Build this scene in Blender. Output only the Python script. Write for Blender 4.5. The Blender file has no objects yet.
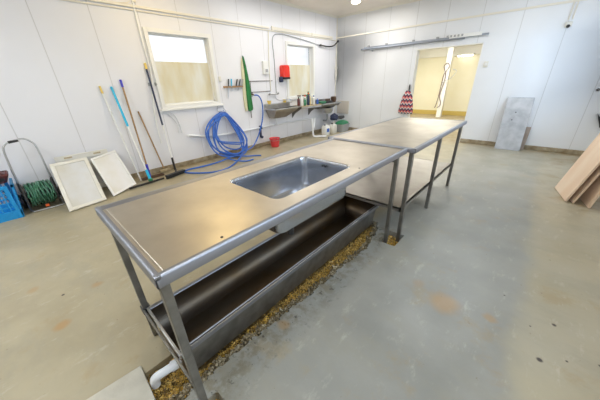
import bpy, bmesh, math, random
from mathutils import Vector, Matrix
random.seed(7)
C = bpy.context.scene.collection
V = Vector
D = 6.926      # back wall
H = 3.03       # ceiling
HT = 0.9       # work tops
XR = 5.87      # right wall

# ------------------------------------------------------------------ materials
def nodes(name):
    m = bpy.data.materials.new(name); m.use_nodes = True
    nt = m.node_tree
    return m, nt, nt.nodes['Principled BSDF']
def mat(name, col, rough=0.5, metal=0.0, col2=None, scale=8.0, bump=0.0, bscale=60.0, spec=None, emit=None, estr=0, stretch=None, detail=4, rr=None, thr=(0.35, 0.65)):
    m, nt, p = nodes(name)
    p.inputs['Base Color'].default_value = (*col, 1)
    p.inputs['Roughness'].default_value = rough
    p.inputs['Metallic'].default_value = metal
    if spec is not None: p.inputs['Specular IOR Level'].default_value = spec
    tc = nt.nodes.new('ShaderNodeTexCoord')
    mp = nt.nodes.new('ShaderNodeMapping'); nt.links.new(tc.outputs['Object'], mp.inputs[0])
    if stretch: mp.inputs['Scale'].default_value = stretch
    if col2 is not None or rr is not None:
        n = nt.nodes.new('ShaderNodeTexNoise'); n.inputs['Scale'].default_value = scale; n.inputs['Detail'].default_value = detail
        nt.links.new(mp.outputs[0], n.inputs['Vector'])
        r = nt.nodes.new('ShaderNodeMapRange'); r.inputs['From Min'].default_value = thr[0]; r.inputs['From Max'].default_value = thr[1]
        nt.links.new(n.outputs['Fac'], r.inputs['Value'])
        if col2 is not None:
            x = nt.nodes.new('ShaderNodeMix'); x.data_type = 'RGBA'
            x.inputs['A'].default_value = (*col, 1); x.inputs['B'].default_value = (*col2, 1)
            nt.links.new(r.outputs[0], x.inputs['Factor']); nt.links.new(x.outputs['Result'], p.inputs['Base Color'])
        if rr is not None:
            r2 = nt.nodes.new('ShaderNodeMapRange'); r2.inputs['To Min'].default_value = rr[0]; r2.inputs['To Max'].default_value = rr[1]
            nt.links.new(r.outputs[0], r2.inputs['Value']); nt.links.new(r2.outputs[0], p.inputs['Roughness'])
    if bump:
        n = nt.nodes.new('ShaderNodeTexNoise'); n.inputs['Scale'].default_value = bscale; n.inputs['Detail'].default_value = 5
        nt.links.new(mp.outputs[0], n.inputs['Vector'])
        b = nt.nodes.new('ShaderNodeBump'); b.inputs['Strength'].default_value = bump; b.inputs['Distance'].default_value = 0.01
        nt.links.new(n.outputs['Fac'], b.inputs['Height']); nt.links.new(b.outputs[0], p.inputs['Normal'])
    if emit:
        p.inputs['Emission Color'].default_value = (*emit, 1); p.inputs['Emission Strength'].default_value = estr
    return m

def wall_mat(name, axis, off, period, col):
    m, nt, p = nodes(name)
    tc = nt.nodes.new('ShaderNodeTexCoord'); sp = nt.nodes.new('ShaderNodeSeparateXYZ')
    nt.links.new(tc.outputs['Object'], sp.inputs[0])
    def mth(op, a, b=None):
        n = nt.nodes.new('ShaderNodeMath'); n.operation = op
        for i, v in enumerate((a, b)):
            if v is None: continue
            if isinstance(v, (int, float)): n.inputs[i].default_value = v
            else: nt.links.new(v, n.inputs[i])
        return n.outputs[0]
    a = mth('SUBTRACT', sp.outputs[axis], off)
    a = mth('DIVIDE', a, period)
    a = mth('FRACT', a)
    a = mth('SUBTRACT', a, 0.5); a = mth('ABSOLUTE', a)          # 0.5 at a joint
    d = mth('SUBTRACT', 0.5, a); d = mth('MULTIPLY', d, period)   # metres from the joint
    g = mth('LESS_THAN', d, 0.005)
    n = nt.nodes.new('ShaderNodeTexNoise'); n.inputs['Scale'].default_value = 1.6; n.inputs['Detail'].default_value = 6
    nt.links.new(tc.outputs['Object'], n.inputs['Vector'])
    x1 = nt.nodes.new('ShaderNodeMix'); x1.data_type = 'RGBA'
    x1.inputs['A'].default_value = (*col, 1); x1.inputs['B'].default_value = (col[0]*.93, col[1]*.92, col[2]*.91, 1)
    nt.links.new(n.outputs['Fac'], x1.inputs['Factor'])
    x2 = nt.nodes.new('ShaderNodeMix'); x2.data_type = 'RGBA'
    nt.links.new(x1.outputs['Result'], x2.inputs['A']); x2.inputs['B'].default_value = (0.42, 0.41, 0.39, 1)
    gg = mth('MULTIPLY', g, 0.42)
    nt.links.new(gg, x2.inputs['Factor']); nt.links.new(x2.outputs['Result'], p.inputs['Base Color'])
    b = nt.nodes.new('ShaderNodeBump'); b.inputs['Distance'].default_value = 0.004; b.inputs['Strength'].default_value = 0.6; b.invert = True
    nt.links.new(g, b.inputs['Height']); nt.links.new(b.outputs[0], p.inputs['Normal'])
    p.inputs['Roughness'].default_value = 0.38
    return m

def floor_mat():
    m, nt, p = nodes('painted_concrete_floor')
    tc = nt.nodes.new('ShaderNodeTexCoord')
    def noise(s, d=5, st=None, rough=0.5):
        n = nt.nodes.new('ShaderNodeTexNoise'); n.inputs['Scale'].default_value = s; n.inputs['Detail'].default_value = d; n.inputs['Roughness'].default_value = rough
        if st:
            mp = nt.nodes.new('ShaderNodeMapping'); mp.inputs['Scale'].default_value = st
            nt.links.new(tc.outputs['Object'], mp.inputs[0]); nt.links.new(mp.outputs[0], n.inputs['Vector'])
        else: nt.links.new(tc.outputs['Object'], n.inputs['Vector'])
        return n.outputs['Fac']
    def rng(v, a, b, c=0, d=1):
        r = nt.nodes.new('ShaderNodeMapRange'); r.interpolation_type = 'SMOOTHSTEP'
        for k, q in zip(('From Min', 'From Max', 'To Min', 'To Max'), (a, b, c, d)): r.inputs[k].default_value = q
        nt.links.new(v, r.inputs['Value']); return r.outputs[0]
    def mth(op, a, b):
        n = nt.nodes.new('ShaderNodeMath'); n.operation = op
        for i, v in enumerate((a, b)):
            if isinstance(v, (int, float)): n.inputs[i].default_value = v
            else: nt.links.new(v, n.inputs[i])
        return n.outputs[0]
    def mix(f, a, b):
        x = nt.nodes.new('ShaderNodeMix'); x.data_type = 'RGBA'; nt.links.new(f, x.inputs['Factor'])
        for k, v in (('A', a), ('B', b)):
            if isinstance(v, tuple): x.inputs[k].default_value = (*v, 1)
            else: nt.links.new(v, x.inputs[k])
        return x.outputs['Result']
    def blob(px, py, r, soft=.5, wob=.05):
        s = nt.nodes.new('ShaderNodeVectorMath'); s.operation = 'DISTANCE'
        nt.links.new(tc.outputs['Object'], s.inputs[0]); s.inputs[1].default_value = (px, py, 0)
        d = mth('ADD', s.outputs['Value'], mth('MULTIPLY', mth('SUBTRACT', noise(14), .5), wob))
        return rng(d, r*soft*.6, r*1.05, 1, 0)
    sp = nt.nodes.new('ShaderNodeSeparateXYZ'); nt.links.new(tc.outputs['Object'], sp.inputs[0])
    X, Y = sp.outputs[0], sp.outputs[1]
    base = mix(rng(noise(2.2, 6), .35, .65), (.43, .375, .25), (.37, .32, .21))
    base = mix(rng(noise(9, 6, None, .7), .5, .72, 0, .5), base, (.44, .38, .25))
    # greyer band of floor on the right of the trench
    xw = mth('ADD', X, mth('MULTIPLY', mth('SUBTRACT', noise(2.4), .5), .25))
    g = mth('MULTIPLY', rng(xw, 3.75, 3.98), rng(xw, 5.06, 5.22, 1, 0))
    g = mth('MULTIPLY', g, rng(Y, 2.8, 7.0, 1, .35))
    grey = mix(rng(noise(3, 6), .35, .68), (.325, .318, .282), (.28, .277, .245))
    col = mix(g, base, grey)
    right = mth('MULTIPLY', rng(xw, 5.06, 5.22), rng(noise(2), .3, .7, .25, .75))
    col = mix(right, col, (.43, .395, .31))
    # stains and dirt
    col = mix(mth('MULTIPLY', rng(noise(3.1, 7, (1, 1, 1), .65), .56, .70), .4), col, (.36, .26, .12))
    col = mix(mth('MULTIPLY', rng(noise(1.3, 8, (1, 2.2, 1), .7), .48, .66), .4), col, (.31, .29, .22))
    col = mix(mth('MULTIPLY', rng(noise(5.5, 6, (2.4, 1, 1), .7), .55, .72), .35), col, (.60, .57, .48))
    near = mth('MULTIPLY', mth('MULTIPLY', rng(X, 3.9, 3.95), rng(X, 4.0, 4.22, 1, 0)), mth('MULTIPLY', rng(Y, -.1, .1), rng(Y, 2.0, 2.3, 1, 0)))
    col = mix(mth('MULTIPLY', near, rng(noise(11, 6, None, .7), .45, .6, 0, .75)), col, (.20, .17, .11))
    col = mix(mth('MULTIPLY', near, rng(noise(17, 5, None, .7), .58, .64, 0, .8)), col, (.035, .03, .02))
    for (a, b, r, k) in ((4.747, 1.472, .13, .6), (5.005, 1.531, .05, .5), (2.9, -.35, .06, .7), (2.62, -.1, .05, .5), (2.3, -.45, .05, .4), (4.55, 1.55, .06, .3), (4.02, .62, .05, .5)):
        col = mix(mth('MULTIPLY', blob(a, b, r), k), col, (.42, .24, .08))
    for (a, b, r) in ((5.31, 1.725, .014), (5.25, 1.387, .017), (5.2, 1.62, .009), (5.49, 1.55, .012), (5.05, 1.82, .008), (5.36, 1.47, .009), (2.55, -.3, .012), (5.6, 1.9, .010)):
        col = mix(blob(a, b, r, .6, .012), col, (.05, .04, .035))
    col = mix(rng(noise(26, 3), .71, .76, 0, .8), col, (.24, .19, .12))
    # damp dirt along the left wall
    damp = mth('MULTIPLY', rng(mth('ADD', X, mth('MULTIPLY', noise(6), .25)), .12, .62, 1, 0), rng(noise(7, 5), .35, .6))
    col = mix(mth('MULTIPLY', damp, .65), col, (.25, .17, .07))
    dampb = mth('MULTIPLY', rng(mth('ADD', Y, mth('MULTIPLY', noise(5), .4)), D-.1, D+.1), rng(noise(9, 5), .35, .6))
    col = mix(mth('MULTIPLY', dampb, .6), col, (.30, .20, .09))
    dirtr = mth('MULTIPLY', mth('MULTIPLY', rng(X, 4.9, 5.5), rng(Y, 3.0, 4.2)), rng(noise(4, 6), .48, .62))
    col = mix(mth('MULTIPLY', dirtr, .6), col, (.30, .21, .10))
    nt.links.new(col, p.inputs['Base Color'])
    nt.links.new(rng(noise(2.5, 5), .3, .7, .30, .52), p.inputs['Roughness'])
    b = nt.nodes.new('ShaderNodeBump'); b.inputs['Strength'].default_value = .25; b.inputs['Distance'].default_value = .01
    nt.links.new(noise(5, 8, None, .6), b.inputs['Height']); nt.links.new(b.outputs[0], p.inputs['Normal'])
    return m

M = {}
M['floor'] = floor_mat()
M['wall_l'] = wall_mat('left_wall_panels', 1, -.14, .611, (.88, .885, .93))
M['wall_b'] = wall_mat('back_wall_panels', 0, .26, .655, (.86, .88, .91))
M['wall'] = mat('white_wall', (.80, .79, .77), .5)
M['ceiling'] = mat('warm_grey_ceiling', (.90, .83, .74), .6, col2=(.87, .80, .71), scale=3)
M['trim'] = mat('cream_trim', (.86, .82, .72), .4)
M['white'] = mat('white_plastic', (.86, .86, .84), .35)
M['whitep'] = mat('white_paint', (.88, .88, .86), .35)
M['offwhite'] = mat('off_white_plastic', (.80, .79, .74), .45, col2=(.74, .71, .62), scale=6)
M['base'] = mat('stained_concrete_skirting', (.42, .36, .25), .8, col2=(.24, .18, .10), scale=9, bump=.4)
M['steel_top'] = mat('brushed_steel_top', (.57, .52, .44), .32, 1.0, col2=(.50, .45, .375), scale=5, rr=(.36, .42), stretch=(1, 1, 1))
M['steel'] = mat('stainless_steel', (.62, .63, .65), .30, 1.0, col2=(.52, .53, .55), scale=10)
M['steel_rim'] = mat('steel_edge', (.34, .35, .385), .45, 1.0)
M['steel_sink'] = mat('sink_steel', (.56, .58, .62), .20, 1.0)
M['steel_leg'] = mat('dull_steel_leg', (.30, .29, .265), .42, .85, col2=(.21, .20, .185), scale=12)
M['steel_trough'] = mat('tarnished_steel_trough', (.135, .112, .088), .42, .75, col2=(.11, .065, .025), scale=3, stretch=(1, .6, 1))
M['shelf'] = mat('dull_steel_shelf', (.40, .375, .34), .45, .9, col2=(.34, .31, .28), scale=5)
M['rail'] = mat('blue_grey_rail_steel', (.34, .38, .45), .4, .8)
M['galv'] = mat('galvanised_sheet', (.48, .50, .53), .48, .75, col2=(.36, .38, .41), scale=7, bump=.08, bscale=20)
M['brownsheet'] = mat('brown_board', (.42, .34, .28), .6, col2=(.34, .27, .22), scale=9)
M['gravel_bed'] = mat('wet_sandy_gravel', (.30, .19, .06), .55, col2=(.12, .08, .03), scale=30, bump=1.0, bscale=70)
M['dark_conc'] = mat('broken_concrete', (.20, .18, .14), .8, col2=(.10, .09, .07), scale=20, bump=.8)
M['slab'] = mat('concrete_slab', (.58, .55, .46), .6, col2=(.50, .47, .39), scale=9, bump=.15)
M['blue'] = mat('blue_hose_rubber', (.045, .16, .60), .35)
M['bluec'] = mat('blue_crate_plastic', (.02, .33, .75), .35)
M['cyan'] = mat('cyan_plastic', (.02, .50, .80), .35)
M['navy'] = mat('dark_slate_plastic', (.03, .04, .09), .4)
M['purple'] = mat('blue_violet_plastic', (.05, .05, .55), .4)
M['black'] = mat('black_plastic', (.018, .018, .02), .45)
M['dark'] = mat('dark_grey_rubber', (.06, .06, .06), .6)
M['green'] = mat('green_cloth', (.02, .22, .05), .6, col2=(.015, .15, .035), scale=12)
M['greenhose'] = mat('green_garden_hose', (.03, .15, .075), .4, col2=(.10, .22, .16), scale=25)
M['greenplas'] = mat('green_plastic', (.05, .28, .13), .45, col2=(.03, .18, .09), scale=12)
M['cream'] = mat('cream_cloth', (.78, .74, .48), .7, col2=(.70, .66, .45), scale=10)
M['red'] = mat('red_plastic', (.80, .035, .02), .25)
M['bucket'] = mat('coral_red_plastic', (.85, .07, .08), .35)
M['maroon'] = mat('maroon_plastic', (.16, .035, .03), .4, col2=(.08, .02, .02), scale=18)
M['orange'] = mat('orange_plastic', (.85, .14, .03), .4)
M['wood'] = mat('brown_wooden_pole', (.42, .25, .11), .5, col2=(.33, .19, .08), scale=20, stretch=(4, 4, .5))
M['yellow'] = mat('yellow_plastic', (.85, .62, .15), .4)
M['brown'] = mat('brown_wood_block', (.10, .055, .03), .6)
M['ply'] = mat('plywood', (.86, .70, .55), .55, col2=(.78, .58, .42), scale=3, stretch=(1.5, 1.5, .35), detail=6)
M['plyedge'] = mat('plywood_edge', (.80, .70, .55), .6)
M['pvc'] = mat('white_pvc', (.85, .87, .90), .3)
M['translucent'] = mat('frosted_plastic_sheet', (.70, .71, .72), .4, col2=(.60, .57, .48), scale=2.2)
M['white2'] = mat('milky_plastic_sheet', (.84, .84, .85), .4, col2=(.74, .72, .66), scale=2.5)
M['blueliq'] = mat('blue_label', (.05, .14, .5), .4)
M['grey'] = mat('grey_plastic', (.40, .41, .42), .5)
M['rope'] = mat('red_brown_rope', (.16, .09, .08), .6, col2=(.32, .29, .28), scale=35, thr=(.5, .56))
M['yellowwall'] = mat('yellow_wall', (.89, .86, .70), .5, col2=(.87, .83, .65), scale=2)
M['yellowline'] = mat('yellow_skirting', (.62, .47, .13), .5)
M['pattern'] = None
M['mud'] = mat('pale_limescale', (.55, .46, .30), .7, col2=(.38, .29, .17), scale=25)
M['beigebox'] = mat('beige_splash_board', (.62, .57, .50), .6)
M['lamp'] = mat('lit_lamp_glass', (1, .95, .85), .4, emit=(1, .86, .62), estr=14)
M['tube'] = mat('lit_tube', (1, 1, .95), .4, emit=(1, .95, .8), estr=14)

def glass_mat():
    m, nt, p = nodes('window_glass')
    nt.nodes.remove(p); o = nt.nodes['Material Output']
    t = nt.nodes.new('ShaderNodeBsdfTransparent'); g = nt.nodes.new('ShaderNodeBsdfGlossy'); g.inputs['Roughness'].default_value = .02
    f = nt.nodes.new('ShaderNodeFresnel'); f.inputs['IOR'].default_value = 1.3
    x = nt.nodes.new('ShaderNodeMixShader')
    nt.links.new(f.outputs[0], x.inputs[0]); nt.links.new(t.outputs[0], x.inputs[1]); nt.links.new(g.outputs[0], x.inputs[2]); nt.links.new(x.outputs[0], o.inputs[0])
    return m
M['glass'] = glass_mat()
def film_mat():
    m, nt, p = nodes('frosted_window_film')
    nt.nodes.remove(p); o = nt.nodes['Material Output']
    tc = nt.nodes.new('ShaderNodeTexCoord')
    mp = nt.nodes.new('ShaderNodeMapping'); mp.inputs['Scale'].default_value = (1, 2.4, .7); nt.links.new(tc.outputs['Object'], mp.inputs[0])
    n = nt.nodes.new('ShaderNodeTexNoise'); n.inputs['Scale'].default_value = 2.2; n.inputs['Detail'].default_value = 5; nt.links.new(mp.outputs[0], n.inputs['Vector'])
    r = nt.nodes.new('ShaderNodeMapRange'); r.inputs['From Min'].default_value = .35; r.inputs['From Max'].default_value = .7; nt.links.new(n.outputs['Fac'], r.inputs['Value'])
    x = nt.nodes.new('ShaderNodeMix'); x.data_type = 'RGBA'; x.inputs['A'].default_value = (.86, .80, .62, 1); x.inputs['B'].default_value = (.95, .94, .88, 1)
    nt.links.new(r.outputs[0], x.inputs['Factor'])
    t = nt.nodes.new('ShaderNodeBsdfTranslucent'); d = nt.nodes.new('ShaderNodeBsdfDiffuse')
    nt.links.new(x.outputs['Result'], t.inputs[0]); nt.links.new(x.outputs['Result'], d.inputs[0])
    s = nt.nodes.new('ShaderNodeMixShader'); s.inputs[0].default_value = .5
    nt.links.new(t.outputs[0], s.inputs[1]); nt.links.new(d.outputs[0], s.inputs[2])
    nt.links.new(s.outputs[0], o.inputs[0])
    return m
M['film'] = film_mat()
def island_mat(name, cols, rough):
    m, nt, p = nodes(name)
    g = nt.nodes.new('ShaderNodeNewGeometry'); r = nt.nodes.new('ShaderNodeValToRGB')
    e = r.color_ramp.elements; e[0].position = 0; e[0].color = (*cols[0], 1); e[1].position = 1; e[1].color = (*cols[-1], 1)
    for i, c in enumerate(cols[1:-1]): q = e.new((i+1)/(len(cols)-1)); q.color = (*c, 1)
    nt.links.new(g.outputs['Random Per Island'], r.inputs[0]); nt.links.new(r.outputs[0], p.inputs['Base Color'])
    p.inputs['Roughness'].default_value = rough
    return m
M['stones'] = island_mat('gravel_stones', [(.12, .07, .02), (.62, .36, .06), (.80, .50, .09), (.48, .30, .09), (.88, .62, .18), (.14, .09, .04)], .35)
M['rubble'] = island_mat('crumbled_concrete', [(.16, .12, .06), (.32, .26, .16), (.42, .36, .24), (.26, .19, .09), (.10, .08, .05)], .7)
def zig_mat():
    m, nt, p = nodes('zigzag_cloth')
    tc = nt.nodes.new('ShaderNodeTexCoord'); sp = nt.nodes.new('ShaderNodeSeparateXYZ'); nt.links.new(tc.outputs['Object'], sp.inputs[0])
    def mth(op, a, b):
        n = nt.nodes.new('ShaderNodeMath'); n.operation = op
        for i, v in enumerate((a, b)):
            if isinstance(v, (int, float)): n.inputs[i].default_value = v
            else: nt.links.new(v, n.inputs[i])
        return n.outputs[0]
    zz = mth('PINGPONG', mth('ADD', sp.outputs[0], 10.0), .04)
    v = mth('FRACT', mth('DIVIDE', mth('ADD', sp.outputs[2], mth('MULTIPLY', zz, 1.3)), .112), 0)
    r = nt.nodes.new('ShaderNodeValToRGB'); r.color_ramp.interpolation = 'CONSTANT'
    e = r.color_ramp.elements; e[0].color = (.015, .012, .04, 1); e[1].position = .36; e[1].color = (.80, .78, .80, 1)
    q = e.new(.55); q.color = (.70, .16, .10, 1); q = e.new(.8); q.color = (.45, .10, .16, 1)
    nt.links.new(v, r.inputs[0]); nt.links.new(r.outputs[0], p.inputs['Base Color']); p.inputs['Roughness'].default_value = .8
    return m
M['pattern'] = zig_mat()

# ------------------------------------------------------------------ mesh builder
def cat(pts, n=8, closed=False):
    pts = [V(p) for p in pts]; out = []
    N = len(pts)
    rng = range(N if closed else N-1)
    for i in rng:
        if closed: a, b, c, d = pts[(i-1) % N], pts[i], pts[(i+1) % N], pts[(i+2) % N]
        else: a, b, c, d = pts[max(i-1, 0)], pts[i], pts[i+1], pts[min(i+2, N-1)]
        for k in range(n):
            t = k/n
            out.append(.5*((2*b)+(c-a)*t+(2*a-5*b+4*c-d)*t*t+(3*b-a-3*c+d)*t**3))
    if not closed: out.append(pts[-1])
    return out
class MB:
    def __init__(s): s.bm = bmesh.new()
    def boxf(s, o, u, v, w, a, b, c):
        """box in a frame: origin o, unit axes u v w, ranges a b c"""
        o, u, v, w = V(o), V(u), V(v), V(w)
        vs = [s.bm.verts.new(o+u*x+v*y+w*z) for z in c for y in b for x in a]
        for f in ((0, 2, 3, 1), (4, 5, 7, 6), (0, 1, 5, 4), (2, 6, 7, 3), (0, 4, 6, 2), (1, 3, 7, 5)): s.bm.faces.new([vs[i] for i in f])
        return s
    def box(s, x0, x1, y0, y1, z0, z1): return s.boxf((0, 0, 0), (1, 0, 0), (0, 1, 0), (0, 0, 1), (x0, x1), (y0, y1), (z0, z1))
    def bar(s, p, q, w, h=None, up=(0, 0, 1)):
        p, q = V(p), V(q); h = h or w; d = (q-p); L = d.length; d.normalize()
        u = d.cross(V(up))
        if u.length < 1e-3: u = d.cross(V((1, 0, 0)))
        u.normalize(); n = u.cross(d)
        return s.boxf(p, u, n, d, (-w/2, w/2), (-h/2, h/2), (0, L))
    def tube(s, pts, r, seg=10, closed=False, caps=True, radii=None):
        pts = [V(p) for p in pts]; N = len(pts); rings = []
        up = None
        for i, p in enumerate(pts):
            if closed: t = pts[(i+1) % N]-pts[i-1]
            else: t = pts[min(i+1, N-1)]-pts[max(i-1, 0)]
            t.normalize()
            if up is None:
                up = V((0, 0, 1)) if abs(t.z) < .9 else V((1, 0, 0))
                up = (up-t*up.dot(t)).normalized()
            else: up = (up-t*up.dot(t)).normalized()
            b = t.cross(up); rr = radii[i] if radii else r
            rings.append([s.bm.verts.new(p+(up*math.cos(a)+b*math.sin(a))*rr) for a in [2*math.pi*k/seg for k in range(seg)]])
        for i in range(N if closed else N-1):
            A, B = rings[i], rings[(i+1) % N]
            for k in range(seg): s.bm.faces.new([A[k], A[(k+1) % seg], B[(k+1) % seg], B[k]])
        if caps and not closed:
            s.bm.faces.new(rings[0][::-1]); s.bm.faces.new(rings[-1])
        return s
    def lathe(s, o, prof, seg=20, axis=(0, 0, 1), caps=True):
        o = V(o); ax = V(axis).normalized(); u = ax.orthogonal().normalized(); b = ax.cross(u); rings = []
        for r, h in prof:
            rings.append([s.bm.verts.new(o+ax*h+(u*math.cos(a)+b*math.sin(a))*max(r, 1e-4)) for a in [2*math.pi*k/seg for k in range(seg)]])
        for A, B in zip(rings, rings[1:]):
            for k in range(seg): s.bm.faces.new([A[k], A[(k+1) % seg], B[(k+1) % seg], B[k]])
        if caps: s.bm.faces.new(rings[0][::-1]); s.bm.faces.new(rings[-1])
        return s
    def prism(s, poly, d):
        """polygon of 3D points extruded along vector d"""
        d = V(d); A = [s.bm.verts.new(V(p)) for p in poly]; B = [s.bm.verts.new(V(p)+d) for p in poly]; n = len(A)
        s.bm.faces.new(A[::-1]); s.bm.faces.new(B)
        for i in range(n): s.bm.faces.new([A[i], A[(i+1) % n], B[(i+1) % n], B[i]])
        return s
    def loft(s, loops, cap0=False, cap1=False):
        R = [[s.bm.verts.new(V(p)) for p in L] for L in loops]
        for A, B in zip(R, R[1:]):
            n = len(A)
            for k in range(n): s.bm.faces.new([A[k], A[(k+1) % n], B[(k+1) % n], B[k]])
        if cap0: s.bm.faces.new(R[0][::-1])
        if cap1: s.bm.faces.new(R[-1])
        return s
    def build(s, name, m, parent=None, bevel=0, smooth=True, solid=0, recalc=True):
        bm = s.bm
        if recalc: bmesh.ops.recalc_face_normals(bm, faces=bm.faces)
        o0 = V((0, 0, 0))
        par = parent
        while par is not None: o0 = o0+par.location; par = par.parent
        if parent is None:
            xs = [v.co for v in bm.verts]
            o0 = V(((min(v.x for v in xs)+max(v.x for v in xs))/2, (min(v.y for v in xs)+max(v.y for v in xs))/2, min(v.z for v in xs)))
            if name.startswith(('wall', 'floor', 'ceiling')): o0 = V((0, 0, 0))
        bmesh.ops.translate(bm, verts=bm.verts, vec=-o0)
        if smooth:
            for f in bm.faces: f.smooth = True
            for e in bm.edges:
                if len(e.link_faces) == 2 and e.calc_face_angle(0) > math.radians(38): e.smooth = False
        me = bpy.data.meshes.new(name); bm.to_mesh(me); bm.free()
        o = bpy.data.objects.new(name, me); C.objects.link(o); me.materials.append(M[m] if isinstance(m, str) else m)
        if parent is None: o.location = o0
        else: o.parent = parent
        if solid:
            k = o.modifiers.new('s', 'SOLIDIFY'); k.thickness = solid; k.offset = 0
        if bevel:
            k = o.modifiers.new('b', 'BEVEL'); k.width = bevel; k.segments = 2; k.limit_method = 'ANGLE'; k.angle_limit = math.radians(40)
        return o
def tag(o, label, catg, group=None, kind=None):
    o['label'] = label; o['category'] = catg
    if group: o['group'] = group
    if kind: o['kind'] = kind
    return o
def thing(name, label, catg, loc, group=None):
    o = bpy.data.objects.new(name, None); C.objects.link(o); o.location = loc; o.empty_display_size = .1
    return tag(o, label, catg, group)
def struct(o): o['kind'] = 'structure'; return o
def copy_thing(src, loc, label, group=None):
    r = src.copy(); C.objects.link(r); r.location = loc; r['label'] = label
    if group: r['group'] = group
    for ch in list(src.children):
        c = ch.copy(); C.objects.link(c); c.parent = r
        for g in list(ch.children):
            d = g.copy(); C.objects.link(d); d.parent = c
    return r

# ------------------------------------------------------------------ floor with trench and pits
def wob(t, s): return math.sin(t*7.3+s)*.5+math.sin(t*17.1+s*2.3)*.3+math.sin(t*41+s*.7)*.2
edge_pts = [(-.12, 3.93), (-.005, 3.925), (.147, 3.94), (.305, 3.935), (.482, 3.951), (.697, 3.958), (.956, 3.983), (1.344, 3.992), (1.68, 4.02), (1.85, 3.99), (1.984, 3.97), (2.1, 3.93), (2.22, 3.88)]
def edge_x(y):
    for (a, xa), (b, xb) in zip(edge_pts, edge_pts[1:]):
        if a <= y <= b: return xa+(xb-xa)*(y-a)/(b-a)+.012*wob(y*3, 1.0)+.008*wob(y*11, 2)
    return -9
def in_trench(x, y): return -.36 < y < 2.2 and 3.672+.006*wob(y*2, 3) < x < (edge_x(y) if y > -.12 else 3.93+.012*wob(y*3, 1.0))
def in_pit(x, y):
    a = 4.06 < x < 4.205 and 1.90 < y < 2.12
    b = 4.04 < x < 4.17 and -.02 < y < .125
    return a or b
GX0, GX1, GY0, GY1, STEP = 3.5, 4.3, -.45, 2.35, .0125
def floor_mesh():
    s = MB(); bm = s.bm
    nx = int(round((GX1-GX0)/STEP)); ny = int(round((GY1-GY0)/STEP)); g = {}
    def key(i, j):
        if (i, j) not in g:
            x, y = GX0+i*STEP, GY0+j*STEP
            z = 0
            if in_trench(x, y) or in_pit(x, y): z = -.12
            g[i, j] = bm.verts.new((x, y, z))
        return g[i, j]
    for i in range(nx):
        for j in range(ny): bm.faces.new([key(i, j), key(i+1, j), key(i+1, j+1), key(i, j+1)])
    for (x0, x1, y0, y1) in ((-.0, GX0, -3.2, D+.15), (GX1, XR+.6, -3.2, D+.15), (GX0, GX1, -3.2, GY0), (GX0, GX1, GY1, D+.15), (.3, XR+.6, D+.15, 12.2)):
        bm.faces.new([bm.verts.new(p) for p in ((x0, y0, 0), (x1, y0, 0), (x1, y1, 0), (x0, y1, 0))])
    for f in bm.faces: f.smooth = False
    return s
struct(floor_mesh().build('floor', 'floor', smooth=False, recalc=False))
s = MB()                                           # bed of the trench and the pits
bed = {}
def bedz(x, y): return -.055+.012*wob(x*13+y*5, 1)+.010*wob(y*9-x*7, 5)
for (x0, x1, y0, y1) in ((3.60, 4.05, -.36, 2.24),):
    nx, ny = int((x1-x0)/.02), int((y1-y0)/.02)
    vs = [[s.bm.verts.new((x0+i*.02, y0+j*.02, bedz(x0+i*.02, y0+j*.02))) for j in range(ny+1)] for i in range(nx+1)]
    for i in range(nx):
        for j in range(ny): s.bm.faces.new([vs[i][j], vs[i+1][j], vs[i+1][j+1], vs[i][j+1]])
gb = s.build('trench_sand', 'gravel_bed', recalc=False)
tag(gb, 'wet brown sand lying in the long broken trench under the trough', 'sand', kind='stuff')
s = MB()
rub = MB()
def stone(s, p, r):
    q = Matrix.Rotation(random.uniform(0, 6.28), 3, V((random.random(), random.random(), random.random()+.01)).normalized())
    sc = V((random.uniform(.7, 1.3), random.uniform(.7, 1.3), random.uniform(.5, .9)))
    b = [(1, 1, .6), (-1, 1, .8), (-1, -1, .6), (1, -1, .9), (1, 1, -.6), (-1, 1, -.8), (-1, -1, -.7), (1, -1, -.6)]
    vs = [s.bm.verts.new(V(p)+q@V((c[0]*sc.x*random.uniform(.6, 1), c[1]*sc.y*random.uniform(.6, 1), c[2]*sc.z))*r*.6) for c in b]
    for f in ((0, 1, 2, 3), (7, 6, 5, 4), (0, 4, 5, 1), (1, 5, 6, 2), (2, 6, 7, 3), (3, 7, 4, 0)): s.bm.faces.new([vs[k] for k in f])
n = 0
while n < 9000:
    y = random.uniform(-.1, 2.18); x = random.uniform(3.63, 4.05)
    if not in_trench(x, y) or (3.70 < x < 3.86 and y > .08 and random.random() < .9): continue
    e = (edge_x(y)-x)
    if e < .045+.015*wob(y*4, 2) and random.random() < .85:
        stone(rub, (x, y, bedz(x, y)+.02+random.uniform(0, .025)), random.uniform(.004, .016)); n += .5; continue
    stone(s, (x, y, bedz(x, y)+random.uniform(0, .03)), random.uniform(.0035, .008) if random.random() < .9 else random.uniform(.008, .013)); n += 1
tag(s.build('gravel', 'stones', smooth=False), 'golden brown gravel filling the trench beside the long trough', 'gravel', kind='stuff')
tag(rub.build('concrete_rubble', 'rubble', smooth=False), 'grey brown crumbled concrete along the broken floor edge of the trench', 'rubble', kind='stuff')
s = MB()
for (x0, x1, y0, y1) in ((4.065, 4.2, 1.905, 2.115), (4.045, 4.165, -.015, .12)):
    for k in range(420): stone(s, (random.uniform(x0, x1), random.uniform(y0, y1), -.10+random.uniform(0, .065)), random.uniform(.006, .014))
tag(s.build('pit_gravel', 'stones', smooth=False), 'wet gravel lying in the small square pits around the table legs', 'gravel', kind='stuff')
o = MB().prism([(3.605, -.092, .001), (3.85, -.103, .001), (3.93, -.46, .001), (3.57, -.46, .001)], (0, 0, .012)).build('concrete_slab', 'slab', bevel=.004)
tag(o, 'pale concrete cover slab laid over the near end of the trench', 'slab')

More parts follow.
